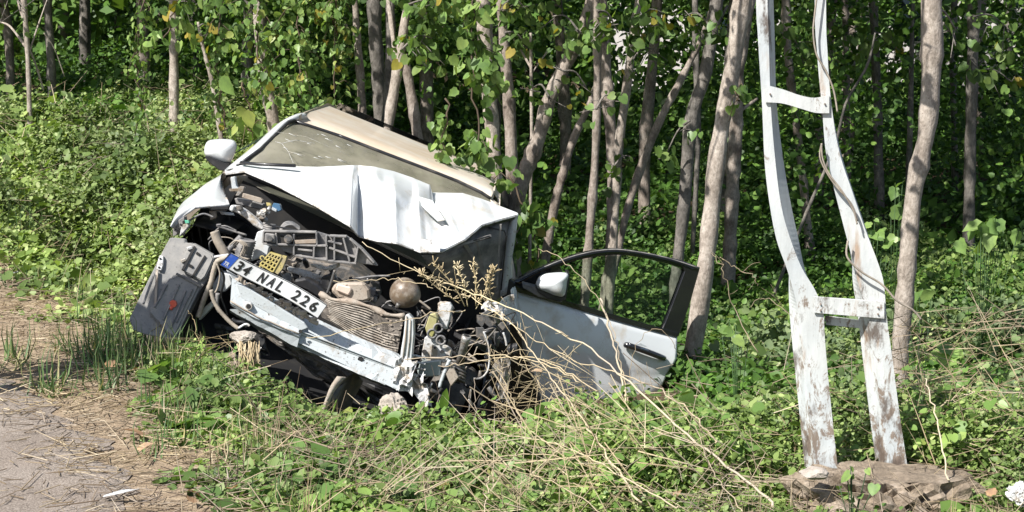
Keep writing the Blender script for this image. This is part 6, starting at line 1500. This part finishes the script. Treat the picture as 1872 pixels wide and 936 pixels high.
# bushy dry seed heads in front of the engine bay
for k, (bx, by, ex, ey, lab) in enumerate([(850, 560, 790, 480, 'tallest seed head under the bonnet nose'), (855, 560, 835, 485, 'yellowish seed head in the middle of the dry sprig'), (870, 560, 865, 480, 'seed head nearest the bonnet inner panel'), (900, 560, 905, 490, 'seed head curling by the bonnet right corner'), (840, 555, 770, 500, 'low fuzzy seed head above the brown globe'), (870, 565, 895, 500, 'reddish seed head before the torn wing')]):
    root = empty('seed_head', P(bx, by, 7.55), lab, 'seed head', 'dry seed heads before the engine bay')
    a = P(bx, by, 7.55); b_ = P(ex, ey, 7.5); q = spline([a, (a + b_) / 2 + Vector((rc.uniform(-.02, .02), 0, 0)), b_], 8)
    g = G(); g.tube(q, .0022, 5); me = g.mesh('stem', M_STRAW); rndattr(me, .85); link('stem', me, root)
    g = G()
    for j in range(55):
        i = rc.randrange(3, len(q)); p = q[i]; e = p + Vector((rc.gauss(0, .013), rc.gauss(0, .012), rc.gauss(.01, .013))); g.tube([p, e], [.0010, .0024], 4)
    me = g.mesh('seeds', M_STRAW); rndattr(me, rc.uniform(.5, 1)); tag(link('seeds', me, root), None, None, None, 'stuff')
# bramble of fine dry twigs before the door foot (one mass)
def twig_mass(n, bx, by, Yr, lab, tone):
    pos = []; 
    for _ in range(n): pos.append(P(rc.uniform(*bx), rc.uniform(*by), rc.uniform(*Yr)))
    pos = np.array([tuple(p) for p in pos]); d = RNG.normal(size=(n, 3)) * np.array([1, .5, .6]); nn = RNG.normal(size=(n, 3))
    o = link('dry_twigs', cloud_mesh('dry_twigs', STICK, pos - unit(d) * .05, d, nn, RNG.uniform(.05, .18, n), M_STRAW, sx=RNG.uniform(.0015, .0035, n), rnd=RNG.uniform(tone - .3, tone + .2, n))); tag(o, lab, None, None, 'stuff')
twig_mass(90, (905, 1090), (660, 800), (6.8, 7.6), 'tangle of fine dry twigs at the foot of the open door', .7)
twig_mass(200, (1620, 1872), (560, 860), (6.5, 7.6), 'tangle of fine dry twigs in the bushes at the right', .5)
twig_mass(150, (880, 1400), (780, 935), (5.5, 6.2), 'dry twigs lying over the front weeds', .8)
def long_stems(n, bx, by, Yr, lab, ang, tone=.75):
    pos = np.array([tuple(P(rc.uniform(*bx), rc.uniform(*by), rc.uniform(*Yr))) for _ in range(n)]); th = RNG.normal(ang, .35, n) + (RNG.random(n) < .25) * 1.9
    d = np.stack([np.cos(th), RNG.normal(0, .3, n), np.sin(th)], 1); L_ = RNG.uniform(.15, .5, n); curve = blade(.10, .5)
    o = link('fallen_stems', cloud_mesh('fallen_stems', curve, pos - unit(d) * L_[:, None] * .5, d, np.tile([[0, -1., .3]], (n, 1)), L_, M_STRAW, sx=RNG.uniform(.002, .0045, n), sz=L_, rnd=RNG.uniform(tone - .25, tone + .25, n))); tag(o, lab, None, None, 'stuff')
long_stems(110, (900, 1330), (760, 935), (5.7, 6.6), 'pale dry stems lying criss cross over the front weeds', -.6)
long_stems(14, (920, 1200), (620, 760), (6.9, 7.6), 'thin dry stems in front of the open door', -.5)
long_stems(70, (1660, 1872), (560, 860), (6.4, 7.2), 'dry stems among the bushes at the right', .3, .6)
long_stems(40, (430, 900), (790, 930), (5.6, 6.2), 'dry stems in the lower middle weeds', .4, .7)
# fallen leaves and litter
for k, (px, py, s, lab) in enumerate([(262, 805, .075, 'large pinkish fallen leaf beside the road straw'), (255, 830, .06, 'yellow orange fallen leaf below the pinkish one'), (200, 678, .06, 'pale curled fallen leaf near the grass'), (425, 900, .05, 'orange brown fallen leaf in the front weeds'), (345, 905, .05, 'pale brown fallen leaf near the bottom left'), (350, 925, .045, 'reddish fallen leaf at the bottom edge'), (262, 672, .04, 'small light leaf before the tall grass'), (1085, 860, .05, 'pink fallen leaf in the centre weeds'), (1110, 885, .06, 'tan withered leaf in the centre weeds'), (1180, 900, .055, 'withered brown leaf right of the tan one'), (1240, 905, .04, 'small reddish leaf near the bottom'), (990, 685, .04, 'orange leaf hanging in the dry stalks'), (1460, 798, .06, 'tan dead leaf left of the pole foot'), (1815, 912, .05, 'yellow leaf near the white bag')]):
    z0 = None; p = P(px, py, 6.0)
    for Yt in np.arange(5.0, 9.5, .03):
        p = P(px, py, float(Yt))
        if p.z < Hs(p.x, p.y) + (.02 if k < 7 else .14): break
    if k == 11: p = P(px, py, 7.1)
    me = single(LOBED, rc.uniform(.3, 1), M_DEADLEAF, 'fallen_leaf', .45); o = bpy.data.objects.new('fallen_leaf', me); COL.objects.link(o); o.location = p + Vector((0, 0, .015)); o.rotation_euler = (rc.uniform(-.5, .5) + .4, rc.uniform(-.5, .5), rc.uniform(0, 6.28)); o.scale = (s, s, s); tag(o, lab, 'fallen leaf', 'fallen leaves in the verge')
for px, py, lab, sx_ in ((222, 912, 'white scrap of paper on the asphalt edge', .055), (30, 505, 'pale scrap of litter in the far straw', .07)):
    p = P(px, py, 5.5)
    for Yt in np.arange(5.0, 11, .02):
        p = P(px, py, float(Yt))
        if p.z < Hs(p.x, p.y) + .02: break
    g = G(); g.grid([[p + Vector((-sx_, .004, .01)), p + Vector((0, .02, .024)), p + Vector((sx_, .03, .02))], [p + Vector((-sx_, -.02, .012)), p + Vector((0, -.006, .02)), p + Vector((sx_, .01, .03))]], Vector((0, 0, .002))); o = g.obj('litter', M_PLATE); tag(o, lab, 'litter')
# ------------------------------------------------------------------ onlooker beside the road, whose shadow falls on the verge
def skin_mesh(name, joints, bones, mat, sub=2):
    me = bpy.data.meshes.new(name); names = list(joints)
    me.from_pydata([joints[k][0] for k in names], [(names.index(a), names.index(b_)) for a, b_ in bones], [])
    ob = bpy.data.objects.new(name, me); COL.objects.link(ob)
    sk = ob.modifiers.new('skin', 'SKIN')
    for i, k in enumerate(names):
        v = me.skin_vertices[0].data[i]; r_ = joints[k][1]; v.radius = r_ if isinstance(r_, tuple) else (r_, r_); v.use_root = (i == 0)
    ss = ob.modifiers.new('sub', 'SUBSURF'); ss.levels = sub; ss.render_levels = sub
    dg = bpy.context.evaluated_depsgraph_get(); m2 = bpy.data.meshes.new_from_object(ob.evaluated_get(dg)); bpy.data.objects.remove(ob)
    m2.materials.clear(); m2.materials.append(mat)
    for p in m2.polygons: p.use_smooth = True
    return m2
def flat(name, col, r_=.8):
    m, nt, b = newmat(name); n1 = noise(nt, 30, 3); nt.links.new(mix(nt, n1, tuple(x * .8 for x in col), tuple(x * 1.15 for x in col)), b.inputs['Base Color']); b.inputs['Roughness'].default_value = r_; return m
M_SKIN, M_SHIRT, M_JEANS, M_SHOE, M_HAIR = flat('skin', (.42, .27, .2), .55), flat('navy_shirt', (.03, .04, .09)), flat('jeans', (.06, .09, .15)), flat('shoe', (.03, .03, .03), .5), flat('dark_hair', (.02, .015, .012), .6)
per = empty('person', (-2.46, 6.82, 0), 'person in dark clothes standing at the roadside looking at the wreck', 'person')
J = {'pelvis': ((0, 0, .94), (.15, .11)), 'belly': ((0, 0, 1.08), (.14, .10)), 'chest': ((0, .01, 1.28), (.17, .115)), 'neck0': ((0, 0, 1.43), .07), 'neck1': ((0, .01, 1.50), .055), 'head0': ((0, .02, 1.57), (.072, .085)), 'head1': ((0, .02, 1.66), (.078, .095)), 'head2': ((0, .01, 1.71), (.06, .075)), 'nose': ((0, .125, 1.625), .014)}
Bn = [('pelvis', 'belly'), ('belly', 'chest'), ('chest', 'neck0'), ('neck0', 'neck1'), ('neck1', 'head0'), ('head0', 'head1'), ('head1', 'head2'), ('head1', 'nose')]
for s, n_ in ((-1, 'l'), (1, 'r')):
    J.update({'sh' + n_: ((.19 * s, 0, 1.38), .062), 'el' + n_: ((.25 * s, .0, 1.10), .045), 'wr' + n_: ((.22 * s, .12, .90), .028), 'pa' + n_: ((.215 * s, .16, .83), (.035, .02)),
              'hi' + n_: ((.095 * s, 0, .86), .095), 'kn' + n_: ((.11 * s, .02, .48), .062), 'an' + n_: ((.12 * s, -.01, .09), .04), 'he' + n_: ((.12 * s, -.03, .05), .04), 'to' + n_: ((.135 * s, .15, .035), (.042, .03))})
    Bn += [('chest', 'sh' + n_), ('sh' + n_, 'el' + n_), ('el' + n_, 'wr' + n_), ('wr' + n_, 'pa' + n_), ('pelvis', 'hi' + n_), ('hi' + n_, 'kn' + n_), ('kn' + n_, 'an' + n_), ('an' + n_, 'he' + n_), ('he' + n_, 'to' + n_)]
    for k in range(4):
        x = (.215 + (k - 1.5) * .016 * -1) * s; J['f%d%s' % (k, n_)] = ((x, .175 + .004 * k, .775 + .004 * abs(k - 1)), .0085); J['g%d%s' % (k, n_)] = ((x, .170, .735 + .008 * abs(k - 1)), .0075); Bn += [('pa' + n_, 'f%d%s' % (k, n_)), ('f%d%s' % (k, n_), 'g%d%s' % (k, n_))]
    J['t0' + n_] = ((.18 * s, .185, .82), .010); J['t1' + n_] = ((.175 * s, .20, .785), .0085); Bn += [('pa' + n_, 't0' + n_), ('t0' + n_, 't1' + n_)]
me = skin_mesh('body', J, Bn, M_SKIN)
for m_ in (M_SHIRT, M_JEANS, M_SHOE): me.materials.append(m_)
for p in me.polygons:
    c = p.center
    p.material_index = 0 if c.z > 1.455 or (abs(c.x) > .16 and c.z < 1.02) else 1 if c.z > .93 else 2 if c.z > .095 else 3
bd = link('body', me, per, False)
bm = bmesh.new(); bmesh.ops.create_uvsphere(bm, u_segments=20, v_segments=14, radius=1)
for v in bm.verts: v.co = Vector((v.co.x * .092, v.co.y * .108 - .008 - (.02 if v.co.z < 0 else 0), 1.675 + v.co.z * .085 + (.03 if v.co.y > .5 else -.02)))
me = bpy.data.meshes.new('hair'); bm.to_mesh(me); bm.free(); me.materials.append(M_HAIR); link('hair', me, per, False)
for s in (-1, 1):
    bm = bmesh.new(); bmesh.ops.create_uvsphere(bm, u_segments=10, v_segments=8, radius=.011); me = bpy.data.meshes.new('eye'); bm.to_mesh(me); bm.free(); me.materials.append(M_SHOE); e = link('eye', me, per, False); e.location = (.032 * s, .098, 1.655)
    bm = bmesh.new(); bmesh.ops.create_uvsphere(bm, u_segments=10, v_segments=8, radius=.022); [setattr(v.co, 'x', v.co.x * .4) for v in bm.verts]; me = bpy.data.meshes.new('ear'); bm.to_mesh(me); bm.free(); me.materials.append(M_SKIN); e = link('ear', me, per, False); e.location = (.088 * s, .02, 1.635)
per.rotation_euler = (0, 0, R(-55)); per.scale = (1.06, 1.06, 1.06)
